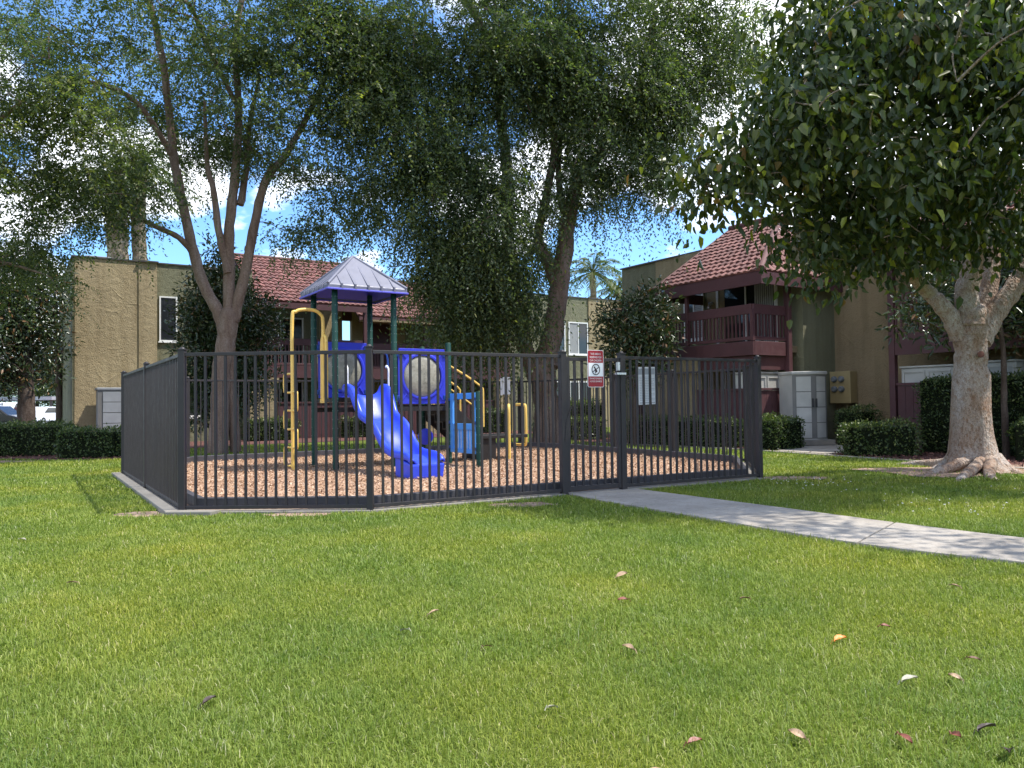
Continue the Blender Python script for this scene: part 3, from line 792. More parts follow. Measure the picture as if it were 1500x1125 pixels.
mb.add([(sx0 + 0.05 + x * 0.84, y, -0.01) for x, y in foot] + [(sx0 + 0.05 + x * 0.84, y, 0.235 if y < -2.4 else (0.285 if y < -2 else 0.36)) for x, y in top],
       [(5, 4, 3, 2, 1, 0), (6, 7, 8, 9, 10, 11)] + [(i, (i + 1) % 6, 6 + (i + 1) % 6, 6 + i) for i in range(6)])
mb.build('slide_foot', M['blue'], ps, bevel=0.03)
# grips and slide entry rail
for gx in (0.20, 1.03):
    mb = MB(); mb.tube(crom([(gx, -0.03, 1.45), (gx, -0.11, 1.5), (gx, -0.11, 1.7), (gx, -0.11, 1.9), (gx, -0.03, 1.95)], 4), 0.018, 8)
    for z in (1.45, 1.95): mb.lathe((gx, -0.03, z), [(0.0, -0.035), (0.03, -0.02), (0.036, 0), (0.03, 0.02), (0.0, 0.035)], 10)
    mb.build('grip_handle', M['grip'], ps, smooth=True)
mb = MB(); mb.tube(crom([(0.05, -0.02, 2.20), (0.5, -0.04, 2.22), (0.92, -0.04, 2.22), (1.04, -0.04, 2.12), (1.06, -0.04, 1.6), (1.06, -0.03, 1.4)], 5), 0.02, 8); mb.build('entry_rail', M['bluemetal'], ps, smooth=True)
mb = MB(); mb.tube(crom([(0.05, 1.14, 2.2), (0.4, 0.9, 2.24), (0.5, 0.5, 2.24)], 4), 0.018, 8); mb.build('entry_rail', M['bluemetal'], ps, smooth=True)
# yellow climber on the left
cxl, cyl = -0.62, 0.60
mb = MB(); mb.tube(crom([(cxl, cyl, -0.05), (cxl, cyl, 1.5), (cxl, cyl, 2.85), (cxl + 0.07, cyl, 3.0), (cxl + 0.2, cyl, 3.05), (cxl + 0.42, cyl, 3.05), (cxl + 0.55, cyl, 2.98), (cxl + 0.6, cyl, 2.85), (cxl + 0.6, cyl, 2.3), (cxl + 0.6, cyl, 1.3)], 5), 0.034, 10)
cl = mb.build('climber_arch', M['yellow'], ps, smooth=True)
for k, z in enumerate((0.22, 0.57, 0.92, 1.27, 1.62)):
    s = 1 if k % 2 == 0 else -1
    zz = z; y1 = cyl + s * 0.40
    mb = MB(); mb.tube(crom([(cxl, cyl, zz - 0.15), (cxl - 0.03, y1 - s * 0.06, zz - 0.15), (cxl - 0.04, y1, zz - 0.09), (cxl - 0.04, y1, zz + 0.14), (cxl - 0.03, y1 - s * 0.06, zz + 0.20), (cxl, cyl, zz + 0.20)], 3), 0.021, 8)
    mb.build('step_loop', M['yellow'], cl, smooth=True)
mb = MB()
for dy in (-0.13, 0.0, 0.13): mb.tube([(cxl + 0.62, cyl + dy, 1.30), (cxl + 0.62, cyl + dy, 2.42)], 0.034, 8)
mb.tube(crom([(cxl + 0.62, cyl - 0.13, 2.42), (cxl + 0.62, cyl - 0.09, 2.53), (cxl + 0.62, cyl, 2.56), (cxl + 0.62, cyl + 0.09, 2.53), (cxl + 0.62, cyl + 0.13, 2.42)], 4), 0.034, 8)
mb.box(cxl + 0.59, cxl + 0.65, cyl - 0.17, cyl + 0.17, 1.26, 1.34)
mb.build('hand_hold', M['yellow'], ps, smooth=True)
# low blue play panel between two posts
py = 2.4
mb = MB()
def ybox(mb, y0, y1, z0, z1, x0=2.375, x1=2.425): mb.box(x0, x1, y0, y1, z0, z1)
ybox(mb, -1.10, -1.02, 0.24, 1.42); ybox(mb, -0.20, -0.10, 0.24, 1.42); ybox(mb, -1.02, -0.20, 1.30, 1.42)
ybox(mb, -1.02, -0.20, 0.24, 0.32); ybox(mb, -1.02, -0.20, 0.70, 0.82)
for k in range(8):
    y = -1.02 + 0.82 * (k + 0.0) / 7.0
    ybox(mb, y - 0.034, y + 0.034, 0.32, 0.70, 2.395, 2.412)
pp = mb.build('play_panel', M['skyblue'], ps, bevel=0.006)
MB().box(2.415, 2.424, -1.02, -0.20, 0.32, 0.70).build('slot_light_board', paint('slot_light_pale', (0.75, 0.8, 0.85), 0.5, 0.05), pp)  # pale board added to stand for light seen through the slots
for y in (-1.13, -0.07):
    for z in (0.34, 0.84, 1.30):
        mb = MB(); mb.box(2.35, 2.45, y - 0.035, y + 0.035, z - 0.03, z + 0.03); mb.build('clamp', M['bluemetal'], pp, bevel=0.006)
# steps and handrails
st = MB()
for k in range(4):
    x = 2.44 + k * 0.19; z = 1.20 - (k + 1) * 0.16
    st.box(x, x + 0.22, 0.14, 1.06, z - 0.04, z); st.box(x, x + 0.03, 0.14, 1.06, z, z + 0.12)
st.build('steps', M['deck'], ps, bevel=0.006)
for y in (0.10, 1.10):
    mb = MB(); mb.vprism([(2.42, 0.86), (2.42, 1.24), (2.52, 1.24), (3.26, 0.60), (3.26, 0.36), (3.05, 0.36)], y - 0.02, y + 0.02); mb.build('stringer', M['deck'], ps, bevel=0.006)
    mb = MB(); mb.tube(crom([(2.44, y, 2.02), (2.9, y, 1.78), (3.16, y, 1.62), (3.26, y, 1.54), (3.28, y, 1.42), (3.28, y, 0.72)], 4), 0.021, 8)
    mb.tube([(2.62, y, 1.93), (2.62, y, 1.2)], 0.019, 8); mb.tube([(2.44, y, 1.55), (3.28, y, 1.02)], 0.017, 8)
    mb.build('handrail', M['yellow'], ps, smooth=True)
MB().box(3.24, 4.42, 0.12, 1.08, 0.46, 0.53).build('transfer_platform', M['deck'], ps, bevel=0.01)
mb = MB(); mb.box(3.28, 3.62, 0.16, 1.04, -0.05, 0.46); mb.build('platform_leg', M['deck'], ps)
for x, y, zlo in ((3.92, 0.10, 0.0), (4.50, 0.62, 0.12)):
    mb = MB()
    if zlo == 0.0:
        mb.tube(crom([(x, y, 0.0), (x, y, 0.5), (x, y, 1.06), (x + .04, y + 0.07, 1.16), (x + .11, y + 0.17, 1.16), (x + .15, y + 0.24, 1.06), (x + .15, y + 0.24, 0.5)], 4), 0.033, 8)
    else:
        mb.tube(crom([(x + 0.02, y - 0.22, 0.28), (x + 0.02, y - 0.28, 0.36), (x + 0.02, y - 0.28, 1.08), (x + 0.02, y - 0.2, 1.17), (x + 0.02, y + 0.12, 1.17), (x + 0.02, y + 0.2, 1.08), (x + 0.02, y + 0.2, 0.36), (x + 0.02, y + 0.12, 0.28), (x + 0.02, y - 0.22, 0.28)], 4), 0.030, 8)
    mb.build('grab_loop', M['yellow'], ps, smooth=True)
# blue steering disc under the right deck
mb = MB(); mb.tube([(2.0, 0.25, 0.55), (2.0, 0.29, 0.55)], 0.17, 20); mb.build('play_disc', M['bluepanel'], ps, smooth=True, bevel=0.01)
mb = MB(); mb.tube([(2.0, 0.29, 0.55), (2.0, 0.6, 0.6), (2.0, 0.6, 1.11)], 0.03, 8); mb.build('disc_support', M['deck'], ps)

# wood chips lying loose on the surface
inner = offset_poly(PIT, -0.3)
n = 110000
xs = rng.uniform(-7.4, 4.6, n); ys = rng.uniform(9, 21.8, n)
k = inpoly(xs, ys, inner); xs, ys = xs[k], ys[k]; n = len(xs)
P = np.stack([xs, ys, rng.uniform(0.03, 0.055, n)], 1)
D = np.stack([rng.normal(size=n), rng.normal(size=n), rng.normal(size=n) * 0.35], 1)
Nn = np.stack([rng.normal(size=n) * 0.45, rng.normal(size=n) * 0.45, np.ones(n)], 1)
tag(leaves('loose_chips', P, D, Nn, rng.uniform(0.02, 0.065, n), rng.uniform(0.01, 0.026, n), M['chips'], rnd=rng.random(n), fold=0.3), kind='stuff', label='loose brown wood chips covering the playground floor', cat='wood chips')

# ================================================================ buildings
def tiles(mb, rnd, o, ux, us, width, length, lo=None, hi=None, course=0.29, wave=0.21, amp=0.03):
    """tile courses: o = eave corner, ux along the eave, us up the slope (unit vectors)"""
    o, ux, us = Vector(o), Vector(ux).normalized(), Vector(us).normalized()
    nrm = ux.cross(us).normalized()
    if nrm.z < 0: nrm = -nrm
    nc = int(length / course)
    for i in range(nc + 1):
        d0, d1 = i * course, min((i + 1) * course + 0.04, length)
        if d1 <= d0: continue
        x0 = lo(d0) if lo else 0.0; x1 = hi(d0) if hi else width
        nt = int((x1 - x0) / wave)
        if nt < 1: continue
        w = (x1 - x0) / nt
        for k in range(nt):
            r = random.random(); j = random.uniform(-0.006, 0.006); vs = []
            for dd, lift in ((d0, 0.0), (d0, 0.055), (d1, 0.012)):
                for q in range(5):
                    t = q / 4
                    h = amp * math.sin(math.pi * min(1, t / 0.72)) if t < 0.72 else -0.008
                    vs.append(o + ux * (x0 + (k + t) * w) + us * (dd + (j if lift else 0)) + nrm * (h * (0 if lift == 0 and dd == d0 else 1) + lift))
            mb.add(vs, [(a * 5 + q, a * 5 + q + 1, (a + 1) * 5 + q + 1, (a + 1) * 5 + q) for a in range(2) for q in range(4)])
            rnd.extend([r] * 8)
def window(parent, a0, a1, z0, z1, b, face, blinds=False, split=True, fw=0.06):
    """window on a wall plane. face 'v': plane y=b facing -y.  face 'u': plane x=b facing -x"""
    def bx(mb, p0, p1, q0, q1, d0, d1):
        if face == 'v': mb.box(p0, p1, b - d1, b - d0, q0, q1)
        else: mb.box(b - d1, b - d0, p0, p1, q0, q1)
    mb = MB()
    bx(mb, a0, a0 + fw, z0, z1, -0.02, 0.045); bx(mb, a1 - fw, a1, z0, z1, -0.02, 0.045)
    bx(mb, a0 + fw, a1 - fw, z0, z0 + fw, -0.02, 0.045); bx(mb, a0 + fw, a1 - fw, z1 - fw, z1, -0.02, 0.045)
    m = (a0 + a1) / 2
    if split: bx(mb, m - 0.025, m + 0.025, z0 + fw, z1 - fw, -0.02, 0.035)
    w = mb.build('window', M['white'], parent)
    mb = MB(); bx(mb, a0 + fw, a1 - fw, z0 + fw, z1 - fw, 0.004, 0.012); mb.build('pane', M['glass'], w)
    if blinds:
        mb = MB(); n = int((z1 - z0 - 2 * fw) / 0.055)
        for k in range(n):
            z = z0 + fw + k * 0.055
            bx(mb, a0 + fw + 0.02, (m - 0.03) if blinds == 'half' else a1 - fw - 0.02, z, z + 0.045, 0.014, 0.02)
        mb.build('blind', M['blind'], w)
    mb = MB(); bx(mb, a0 - 0.04, a1 + 0.04, z0 - 0.05, z0 - 0.003, -0.01, 0.07); mb.build('sill', M['white'], w)
    return w
def wall(parent, x0, x1, y0, y1, z0, z1, mat, name='wall'):
    return MB().box(x0, x1, y0, y1, z0, z1).build(name, M[mat], parent)
def railing(parent, p, q, z0, z1, mat='maroon', name='balcony_rail', sp=0.13):
    p, q = Vector((p[0], p[1], 0)), Vector((q[0], q[1], 0)); d = (q - p); L = d.length; d.normalize()
    mb = MB(); n = max(2, int(L / sp))
    for i in range(n + 1):
        c = p + d * (L * i / n); mb.bar((c.x, c.y, z0), (c.x, c.y, z1 - 0.24), 0.04, 0.04)
    r = mb.build(name, M[mat], parent)
    mb = MB(); mb.bar((p.x, p.y, z1 - 0.12), (q.x, q.y, z1 - 0.12), 0.06, 0.26); mb.build('rail_board', M[mat], r, bevel=0.006)
    mb = MB(); mb.bar((p.x, p.y, z0 + 0.04), (q.x, q.y, z0 + 0.04), 0.055, 0.09); mb.build('bottom_board', M[mat], r, bevel=0.006)
    return r

# ---------------- long building on the left, running away behind the playground
K0 = (-14.8, 26.0, 0)
lb = empty('apartment_building', K0, TH, 'long tan and olive stucco apartment building with tile roof behind the playground', 'building')
PH = 6.40
wall(lb, 0.0, 1.96, -0.12, 9.0, 0, PH, 'tan'); wall(lb, 1.96, 2.55, -0.155, 9.0, 0, PH, 'tan')
wall(lb, -0.06, -0.003, -0.10, 9.0, 0, PH - 0.01, 'olive', 'end_wall')
wall(lb, 2.553, 5.9, 0.0, 9.0, 0, PH, 'olive')
mb = MB(); mb.box(-0.10, 1.95, -0.16, 9.05, PH, PH + 0.05); mb.box(1.953, 2.59, -0.24, 9.05, PH + 0.003, PH + 0.053); mb.box(2.60, 5.9, -0.04, 9.05, PH, PH + 0.05); mb.build('parapet_cap', M['cap'], lb)
window(lb, 2.64, 3.24, 3.63, 5.25, 0.0, 'v', split=False, fw=0.05); window(lb, 2.9, 4.2, 0.9, 2.2, 0.0, 'v')
# set back middle part with tile roof
BW = 2.0
for x0, x1, z0, z1, mt in ((5.9, 9.2, 0, 5.9, 'olive'), (9.2, 10.22, 0, 5.9, 'tan'), (10.22, 10.66, 0, 3.9, 'tan'), (10.22, 10.66, 4.95, 5.9, 'maroon'),
                           (10.66, 13.2, 0, 5.9, 'tan'), (13.2, 17.4, 0, 5.9, 'olive')):
    wall(lb, x0 + 0.001, x1 - 0.001, BW, BW + 0.25, z0, z1, mt)
window(lb, 6.6, 8.5, 3.0, 4.95, BW, 'v'); window(lb, 6.6, 8.5, 0.3, 2.3, BW, 'v'); window(lb, 14.2, 15.9, 3.0, 4.95, BW, 'v', blinds='half'); window(lb, 14.2, 15.9, 0.3, 2.3, BW, 'v')
wall(lb, 11.5, 12.4, BW - 0.06, BW - 0.003, 2.76, 4.85, 'maroon', 'door')
# balcony slabs, fascias, rails, posts
mb = MB(); mb.box(5.95, 10.2, -0.5, BW - 0.003, 2.58, 2.76); mb.box(10.203, 13.4, 0.5, BW - 0.003, 2.58, 2.76); mb.box(13.403, 17.3, -0.3, BW - 0.003, 2.58, 2.76); mb.build('balcony_floor', M['brown'], lb)
mb = MB(); mb.box(5.93, 10.22, -0.56, -0.503, 2.34, 2.80); mb.box(10.23, 13.39, 0.44, 0.497, 2.34, 2.80); mb.box(13.40, 17.32, -0.36, -0.303, 2.34, 2.80); mb.build('fascia', M['maroon'], lb)
railing(lb, (5.95, -0.5), (10.15, -0.5), 2.82, 3.85); railing(lb, (10.3, 0.5), (13.3, 0.5), 2.82, 3.85); railing(lb, (13.45, -0.3), (17.3, -0.3), 2.82, 3.85)
for x, y in ((10.25, -0.5), (13.35, 0.3), (17.2, -0.3), (15.3, -0.3), (6.0, -0.5)):
    MB().post(x, y, 0, 5.3, 0.14).build('column', M['maroon'], lb)
for x0, x1 in ((5.65, 6.65), (12.9, 13.6), (16.4, 17.1)):
    o = wall(lb, x0, x1, -0.62, -0.35, 0, 2.10, 'tan', 'pillar'); wall(o, x0 - 0.06, x1 + 0.06, -0.68, -0.29, 2.103, 2.33, 'tan', 'pillar_cap')
mb = MB()
for x0, x1 in ((6.72, 10.15), (10.3, 12.85), (13.65, 16.35)):
    n = int((x1 - x0) / 0.2)
    for i in range(n): mb.box(x0 + i * (x1 - x0) / n, x0 + (i + 1) * (x1 - x0) / n - 0.008, -0.5, -0.46, 0.02, 1.35)
    mb.box(x0, x1, -0.53, -0.43, 1.353, 1.42)
mb.build('patio_screen', M['maroon'], lb)
# roof
mb = MB(); rr = []
sl_v = Vector((0, math.cos(R(33)), math.sin(R(33))))
tiles(mb, rr, (5.75, -0.95, 5.20), (1, 0, 0), sl_v, 4.6, 4.1)
rf0 = mb.build('roof', M['tile'], lb, rnd=rr); mb = MB(); rr = []
tiles(mb, rr, (10.30, 0.45, 5.0), (1, 0, 0), Vector((0, math.cos(R(36)), math.sin(R(36)))), 7.2, 3.4)
rf = mb.build('roof', M['tile'], lb, rnd=rr)
mb = MB()
mb.add([(5.72, -0.9, 5.06), (10.36, -0.9, 5.06), (10.36, 2.52, 7.30), (5.72, 2.52, 7.30), (5.72, -0.9, 5.17), (10.36, -0.9, 5.17), (10.36, 2.5, 7.40), (5.72, 2.5, 7.40)],
       [(0, 1, 2, 3), (7, 6, 5, 4), (0, 4, 5, 1), (1, 5, 6, 2), (2, 6, 7, 3), (3, 7, 4, 0)])
mb.add([(10.37, 0.5, 4.88), (17.5, 0.5, 4.88), (17.5, 3.22, 6.86), (10.37, 3.22, 6.86), (10.37, 0.5, 4.98), (17.5, 0.5, 4.98), (17.5, 3.2, 6.95), (10.37, 3.2, 6.95)],
       [(0, 1, 2, 3), (7, 6, 5, 4), (0, 4, 5, 1), (1, 5, 6, 2), (2, 6, 7, 3), (3, 7, 4, 0)])
mb.build('roof_deck', M['maroon'], rf)
mb = MB(); mb.tube([(5.75, 2.5, 7.46), (10.36, 2.5, 7.46)], 0.09, 8); mb.tube([(10.36, 3.2, 7.01), (17.5, 3.2, 7.01)], 0.09, 8); mb.build('ridge', M['tile'], rf, smooth=True)
mb = MB(); mb.box(5.72, 10.36, -1.0, -0.93, 4.95, 5.17); mb.box(10.37, 17.5, 0.40, 0.47, 4.70, 4.96); mb.build('eave_board', M['maroon'], lb)
mb = MB(); mb.box(10.37, 17.5, -0.1, 0.395, 4.72, 4.80); mb.build('porch_beam', M['brown'], lb)
# far wing
wall(lb, 17.41, 22.2, 0.0, 9.0, 0, PH, 'olive'); wall(lb, 22.203, 27.5, -0.05, 9.0, 0, PH, 'tan')
mb = MB(); mb.box(17.4, 22.19, -0.04, 9.05, PH + 0.002, PH + 0.05); mb.box(22.2, 27.55, -0.09, 9.05, PH + 0.004, PH + 0.055); mb.build('parapet_cap', M['cap'], lb)
window(lb, 20.0, 20.75, 3.6, 5.2, 0.0, 'v'); window(lb, 20.95, 22.15, 3.6, 5.2, 0.0, 'v', blinds='half')
window(lb, 20.0, 20.75, 0.9, 2.3, 0.0, 'v'); window(lb, 20.95, 22.15, 0.9, 2.3, 0.0, 'v')
# roof equipment
uq = at(143, 372, 28.5)
v_ = empty('roof_vent', (uq.x, uq.y, PH + 0.05), TH, 'small dark box vent on the left end of the flat roof', 'vent')
MB().box(-0.35, 0.35, -0.3, 0.3, -0.02, 0.36).build('housing', M['cap'], v_, bevel=0.02); MB().box(-0.42, 0.42, -0.36, 0.36, 0.363, 0.42).build('lid', M['shedgrey'], v_, bevel=0.01)
uq = at(238, 378, 30.5)
v_ = empty('roof_unit', (uq.x, uq.y, PH + 0.05), TH, 'low pale rooftop unit beyond the window of the left block', 'vent')
MB().box(-0.7, 0.7, -0.5, 0.5, -0.02, 0.36).build('housing', M['shed'], v_, bevel=0.02); MB().box(-0.76, 0.76, -0.56, 0.56, 0.363, 0.40).build('lid', M['white'], v_, bevel=0.01)

# ---------------- building on the right (local x = s along U, y = w along V, origin at the balcony corner)
B1 = (6.41, 20.4, 0)
rb = empty('apartment_building', B1, TH, 'stucco apartment building with maroon balcony and hipped red tile roof at right', 'building')
wall(rb, 1.90, 2.15, 0.003, 2.6, 0, 5.6, 'olive'); wall(rb, 1.88, 2.15, 2.603, 3.3, 0, 5.6, 'tan'); wall(rb, 1.90, 2.15, 3.303, 4.6, 0, 5.6, 'olive'); wall(rb, 2.153, 3.44, 4.4, 4.6, 0, 5.6, 'olive')
wall(rb, 1.90, 3.33, -0.16, 0.0, 0, 5.9, 'olive', 'end_wall')
wall(rb, 3.333, 9.0, -6.9, -0.003, 0, PH - 0.2, 'brown')
wall(rb, 3.42, 9.0, 3.6, 7.2, 0, PH, 'tan'); wall(rb, 3.45, 9.0, 0.0, 3.597, 0, PH, 'olive'); wall(rb, 3.45, 9.0, 7.203, 9.1, 0, PH, 'olive')
mb = MB(); mb.box(3.38, 9.04, 0.0, 9.14, PH, PH + 0.05); mb.build('parapet_cap', M['cap'], rb)
wall(rb, 3.37, 3.418, 5.0, 5.9, 3, PH - 0.004, 'tan', 'pilaster')
EZ = 4.62
# balcony
mb = MB(); mb.box(0.03, 1.897, 0.03, 4.5, 2.56, 2.74); mb.build('balcony_floor', M['brown'], rb)
mb = MB(); mb.box(-0.04, 0.027, -0.04, 4.5, 2.44, 2.82); mb.box(0.03, 1.30, -0.04, 0.027, 2.44, 2.82); mb.build('fascia', M['maroon'], rb, bevel=0.01)
mb = MB(); mb.box(0.06, 1.44, 0.05, 0.15, 2.06, 2.43); mb.box(0.06, 0.16, 0.16, 4.5, 2.12, 2.43); mb.build('beam', M['maroon'], rb)
railing(rb, (0.0, 0.02), (0.0, 4.5), 2.86, 3.80); railing(rb, (0.02, 0.0), (1.34, 0.0), 2.86, 3.80); 
MB().post(0.0, 0.0, 2.83, 3.66, 0.10).build('rail_post', M['maroon'], rb)
for x, y, z0 in ((1.44, -0.02, 0), (0.0, 2.35, 2.83), (0.0, 4.45, 0)):
    MB().post(x, y, z0, 4.95 if x > 1 else EZ - 0.2, 0.15 if z0 == 0 else 0.10).build('column', M['maroon'], rb, bevel=0.01)
window(rb, 0.66, 2.92, 2.76, 4.80, 1.90, 'u', fw=0.09, split=True); window(rb, 3.45, 4.3, 3.2, 4.8, 1.90, 'u', blinds='half')
mb = MB()
for k in range(9): mb.box(1.868, 1.884, 0.80 + k * 0.075, 0.85 + k * 0.075, 2.86, 4.70)
mb.build('vertical_blind', M['blind'], rb)
lp = MB(); lp.box(1.84, 1.90, 3.06, 3.16, 4.25, 4.33).lathe((1.78, 3.11, 4.12), [(0.03, 0), (0.055, 0.02), (0.05, 0.16), (0.025, 0.19)], 10)
lp.build('wall_lamp', M['steel'], rb)
window(rb, 0.7, 2.7, 0.2, 2.1, 1.90, 'u')
# roof over the balcony
mb = MB(); rr = []
th = R(32.5); us = Vector((math.cos(th), 0, math.sin(th)))
EZ = 4.62
tiles(mb, rr, (-0.12, -0.42, EZ), (0, 1, 0), us, 4.05, 4.15, lo=lambda d: d * 0.50)
rf = mb.build('roof', M['tile'], rb, rnd=rr); mb = MB(); rr = []
th2 = R(45); tiles(mb, rr, (-0.12, -0.42, EZ), (1, 0, 0), Vector((0, math.cos(R(46)), math.sin(R(46)))), 3.4, 2.9, lo=lambda d: d * 1.15)
mb.build('roof_end', M['tile'], rf, rnd=rr)
mb = MB()
t_ = (3.40, 1.70, EZ + 2.17)
mb.add([(-0.1, -0.4, EZ - 0.06), (-0.1, 3.62, EZ - 0.06), (3.42, 3.62, EZ + 2.2), (3.42, 1.66, EZ + 2.2), (-0.1, -0.4, EZ - 0.16), (-0.1, 3.62, EZ - 0.16), (3.42, 3.62, EZ + 2.08), (3.42, 1.66, EZ + 2.08)],
       [(0, 1, 2, 3), (7, 6, 5, 4), (0, 4, 5, 1), (1, 5, 6, 2), (2, 6, 7, 3), (3, 7, 4, 0)])
mb.build('roof_deck', M['maroon'], rf)
mb = MB(); mb.tube([(-0.12, -0.42, EZ + 0.06), (1.6, 0.6, EZ + 1.16), (3.40, 1.65, EZ + 2.28)], 0.09, 8); mb.tube([(3.4, 1.6, EZ + 2.3), (3.4, 3.65, EZ + 2.3)], 0.10, 8)
mb.tube([(-0.1, 3.62, EZ + 0.03), (3.42, 3.62, EZ + 2.26)], 0.06, 8)
mb.build('ridge', M['tile'], rf, smooth=True)
mb = MB(); mb.box(-0.17, -0.10, -0.46, 3.66, EZ - 0.34, EZ - 0.02); mb.box(-0.097, 3.33, -0.46, -0.39, EZ - 0.34, EZ - 0.02); mb.box(-0.08, 1.88, 3.45, 3.55, EZ - 0.34, EZ - 0.05); mb.build('eave_board', M['maroon'], rb)
# patio under the balcony
mb = MB()
def vboards(mb, p, q, z0, z1, w=0.19, t=0.03):
    p, q = Vector(p), Vector(q); d = q - p; L = d.length; n = max(1, int(L / w)); ang = math.atan2(d.y, d.x)
    for i in range(n):
        a, b = p + d * ((i + 0.02) / n), p + d * ((i + 0.98) / n)
        mb.bar((a.x, a.y, (z0 + z1) / 2), (b.x, b.y, (z0 + z1) / 2), t, z1 - z0)
vboards(mb, (0.05, 0.0), (1.36, 0.0), 0.02, 1.50); vboards(mb, (0.0, 0.05), (0.0, 2.0), 0.02, 1.50); pf0 = None
pf = mb.build('patio_screen', M['maroon'], rb)
mb = MB(); mb.bar((-0.03, 0.0, 1.535), (1.36, 0.0, 1.535), 0.10, 0.06); mb.bar((0, 0.06, 1.533), (0, 2.0, 1.533), 0.10, 0.06); mb.build('top_board', M['maroon'], pf, bevel=0.006)
o = wall(rb, -0.14, 0.24, 2.05, 2.85, 0, 2.02, 'tan', 'pillar'); wall(o, -0.2, 0.3, 1.98, 2.92, 2.023, 2.42, 'tan', 'pillar_cap')
# second unit further right, with its own patio and balcony
X2, Y2 = 1.77, -2.82
mb = MB(); vboards(mb, (X2, Y2 - 0.1), (X2, Y2 - 4.2), 0.0, 1.55)
pf = mb.build('patio_screen', M['maroon'], rb)
mb = MB(); mb.bar((X2, Y2 - 0.08, 1.585), (X2, Y2 - 4.2, 1.585), 0.10, 0.06); mb.build('top_board', M['maroon'], pf, bevel=0.006)
for y in (Y2, Y2 - 4.2): MB().post(X2, y, 0, 5.2, 0.15).build('column', M['maroon'], rb, bevel=0.01)
mb = MB(); mb.box(X2, 3.33, Y2 - 4.2, Y2 - 0.08, 2.56, 2.74); mb.build('balcony_floor', M['brown'], rb)
mb = MB(); mb.box(X2 - 0.05, X2 - 0.003, Y2 - 4.2, Y2 - 0.08, 2.30, 2.82); mb.build('fascia', M['maroon'], rb)
railing(rb, (X2, Y2 - 0.1), (X2, Y2 - 4.2), 2.86, 3.80)
window(rb, Y2 - 3.4, Y2 - 1.4, 2.78, 4.8, 3.33, 'u'); window(rb, Y2 - 3.4, Y2 - 1.4, 0.2, 2.1, 3.33, 'u')
mb = MB(); rr = []; tiles(mb, rr, (X2 - 0.5, Y2 - 4.6, 4.95), (0, 1, 0), us, 5.2, 3.2); mb.build('roof', M['tile'], rb, rnd=rr)
mb = MB(); mb.box(X2 - 0.55, X2 - 0.48, Y2 - 4.6, Y2 + 0.6, 4.62, 4.93); mb.build('eave_board', M['maroon'], rb)
# the rest of the block beyond the frame on the right
wall(rb, X2 + 0.3, 9.0, Y2 - 14, -6.95, 0, PH - 0.2, 'olive')

# ---------------- sheds, meter box
def shed(name, parent_loc, rz, w, d, h, label, mat, rows=4, bow=0.10, pad=True):
    t = empty(name, parent_loc, rz, label, 'storage shed')
    n = 12
    front = [(-w / 2 + w * k / n, -d / 2 - bow * math.sin(math.pi * k / n)) for k in range(n + 1)]
    poly = front + [(w / 2, d / 2), (-w / 2, d / 2)]
    z0 = 0.08 if pad else 0.0
    MB().prism(poly, z0, h - 0.09).build('body', M[mat], t)
    lidp = [(x * 1.05, y * 1.05 - 0.01) for x, y in poly]
    MB().prism(lidp, h - 0.087, h).build('lid', M[mat], t, bevel=0.02)
    if pad: MB().prism([(-w / 2 - 0.1, -d / 2 - 0.2), (w / 2 + 0.1, -d / 2 - 0.2), (w / 2 + 0.1, d / 2), (-w / 2 - 0.1, d / 2)], -0.05, 0.078).build('base_slab', M['curbstone'], t)
    hh = (h - 0.12 - z0 - 0.06) / rows
    mb = MB(); fv = [(x, y - 0.0015) for x, y in front]; m = len(fv)
    mb.add([(x, y, z0 + 0.04) for x, y in fv] + [(x, y, h - 0.10) for x, y in fv], [(k, k + 1, m + k + 1, m + k) for k in range(m - 1)])
    mb.build('panel_gap_shade', paint(mat + '_gap', (0.16, 0.155, 0.145), 0.8), t)  # darker sheet paints the shade in the gaps between door panels
    for side in (-1, 1):
        mb = MB()
        for r in range(rows):
            za, zb = z0 + 0.05 + r * hh + 0.011, z0 + 0.05 + (r + 1) * hh - 0.011
            ks = [k for k in range(n + 1)]
            seg = ks[1:n // 2] if side < 0 else ks[n // 2 + 1:n]
            vs = []; m = len(seg)
            for yo in (0.0, -0.022):
                for z in (za, zb):
                    for k in seg: vs.append((front[k][0], front[k][1] + yo - 0.002, z))
            fs = []
            for k in range(m - 1):
                fs += [(k, k + 1, m + k + 1, m + k), (2 * m + k, 3 * m + k, 3 * m + k + 1, 2 * m + k + 1), (k, 2 * m + k, 2 * m + k + 1, k + 1), (m + k, m + k + 1, 3 * m + k + 1, 3 * m + k)]
            fs += [(0, m, 3 * m, 2 * m), (m - 1, 3 * m - 1, 4 * m - 1, 2 * m - 1)] if False else []
            mb.add(vs, fs)
        dr = mb.build('door', M[mat], t)
        yb = -d / 2 - bow * 0.99
        mb = MB(); mb.box(side * 0.05 - 0.018, side * 0.05 + 0.018, yb - 0.06, yb - 0.024, h * 0.50, h * 0.62); mb.build('handle', M['sheddark'], dr)
    return t
def rbp(s, w, z=0.0): return Vector(B1) + U * s + V * w + Vector((0, 0, z))
def lbp(a, b, z=0.0): return Vector(K0) + U * a + V * b + Vector((0, 0, z))
p = rbp(1.25, -0.58)
shed('storage_shed', (p.x, p.y, 0.10), R(10), 0.98, 0.66, 1.88, 'tall pale bow-fronted double-door shed beside the meter box', 'shed', bow=0.20)
p = lbp(1.50, -0.66)
shed('storage_shed', (p.x, p.y, 0.0), TH, 1.75, 0.72, 1.95, 'grey panelled storage shed against the tan wall left of the fence', 'shedgrey', rows=5, bow=0.02, pad=False)
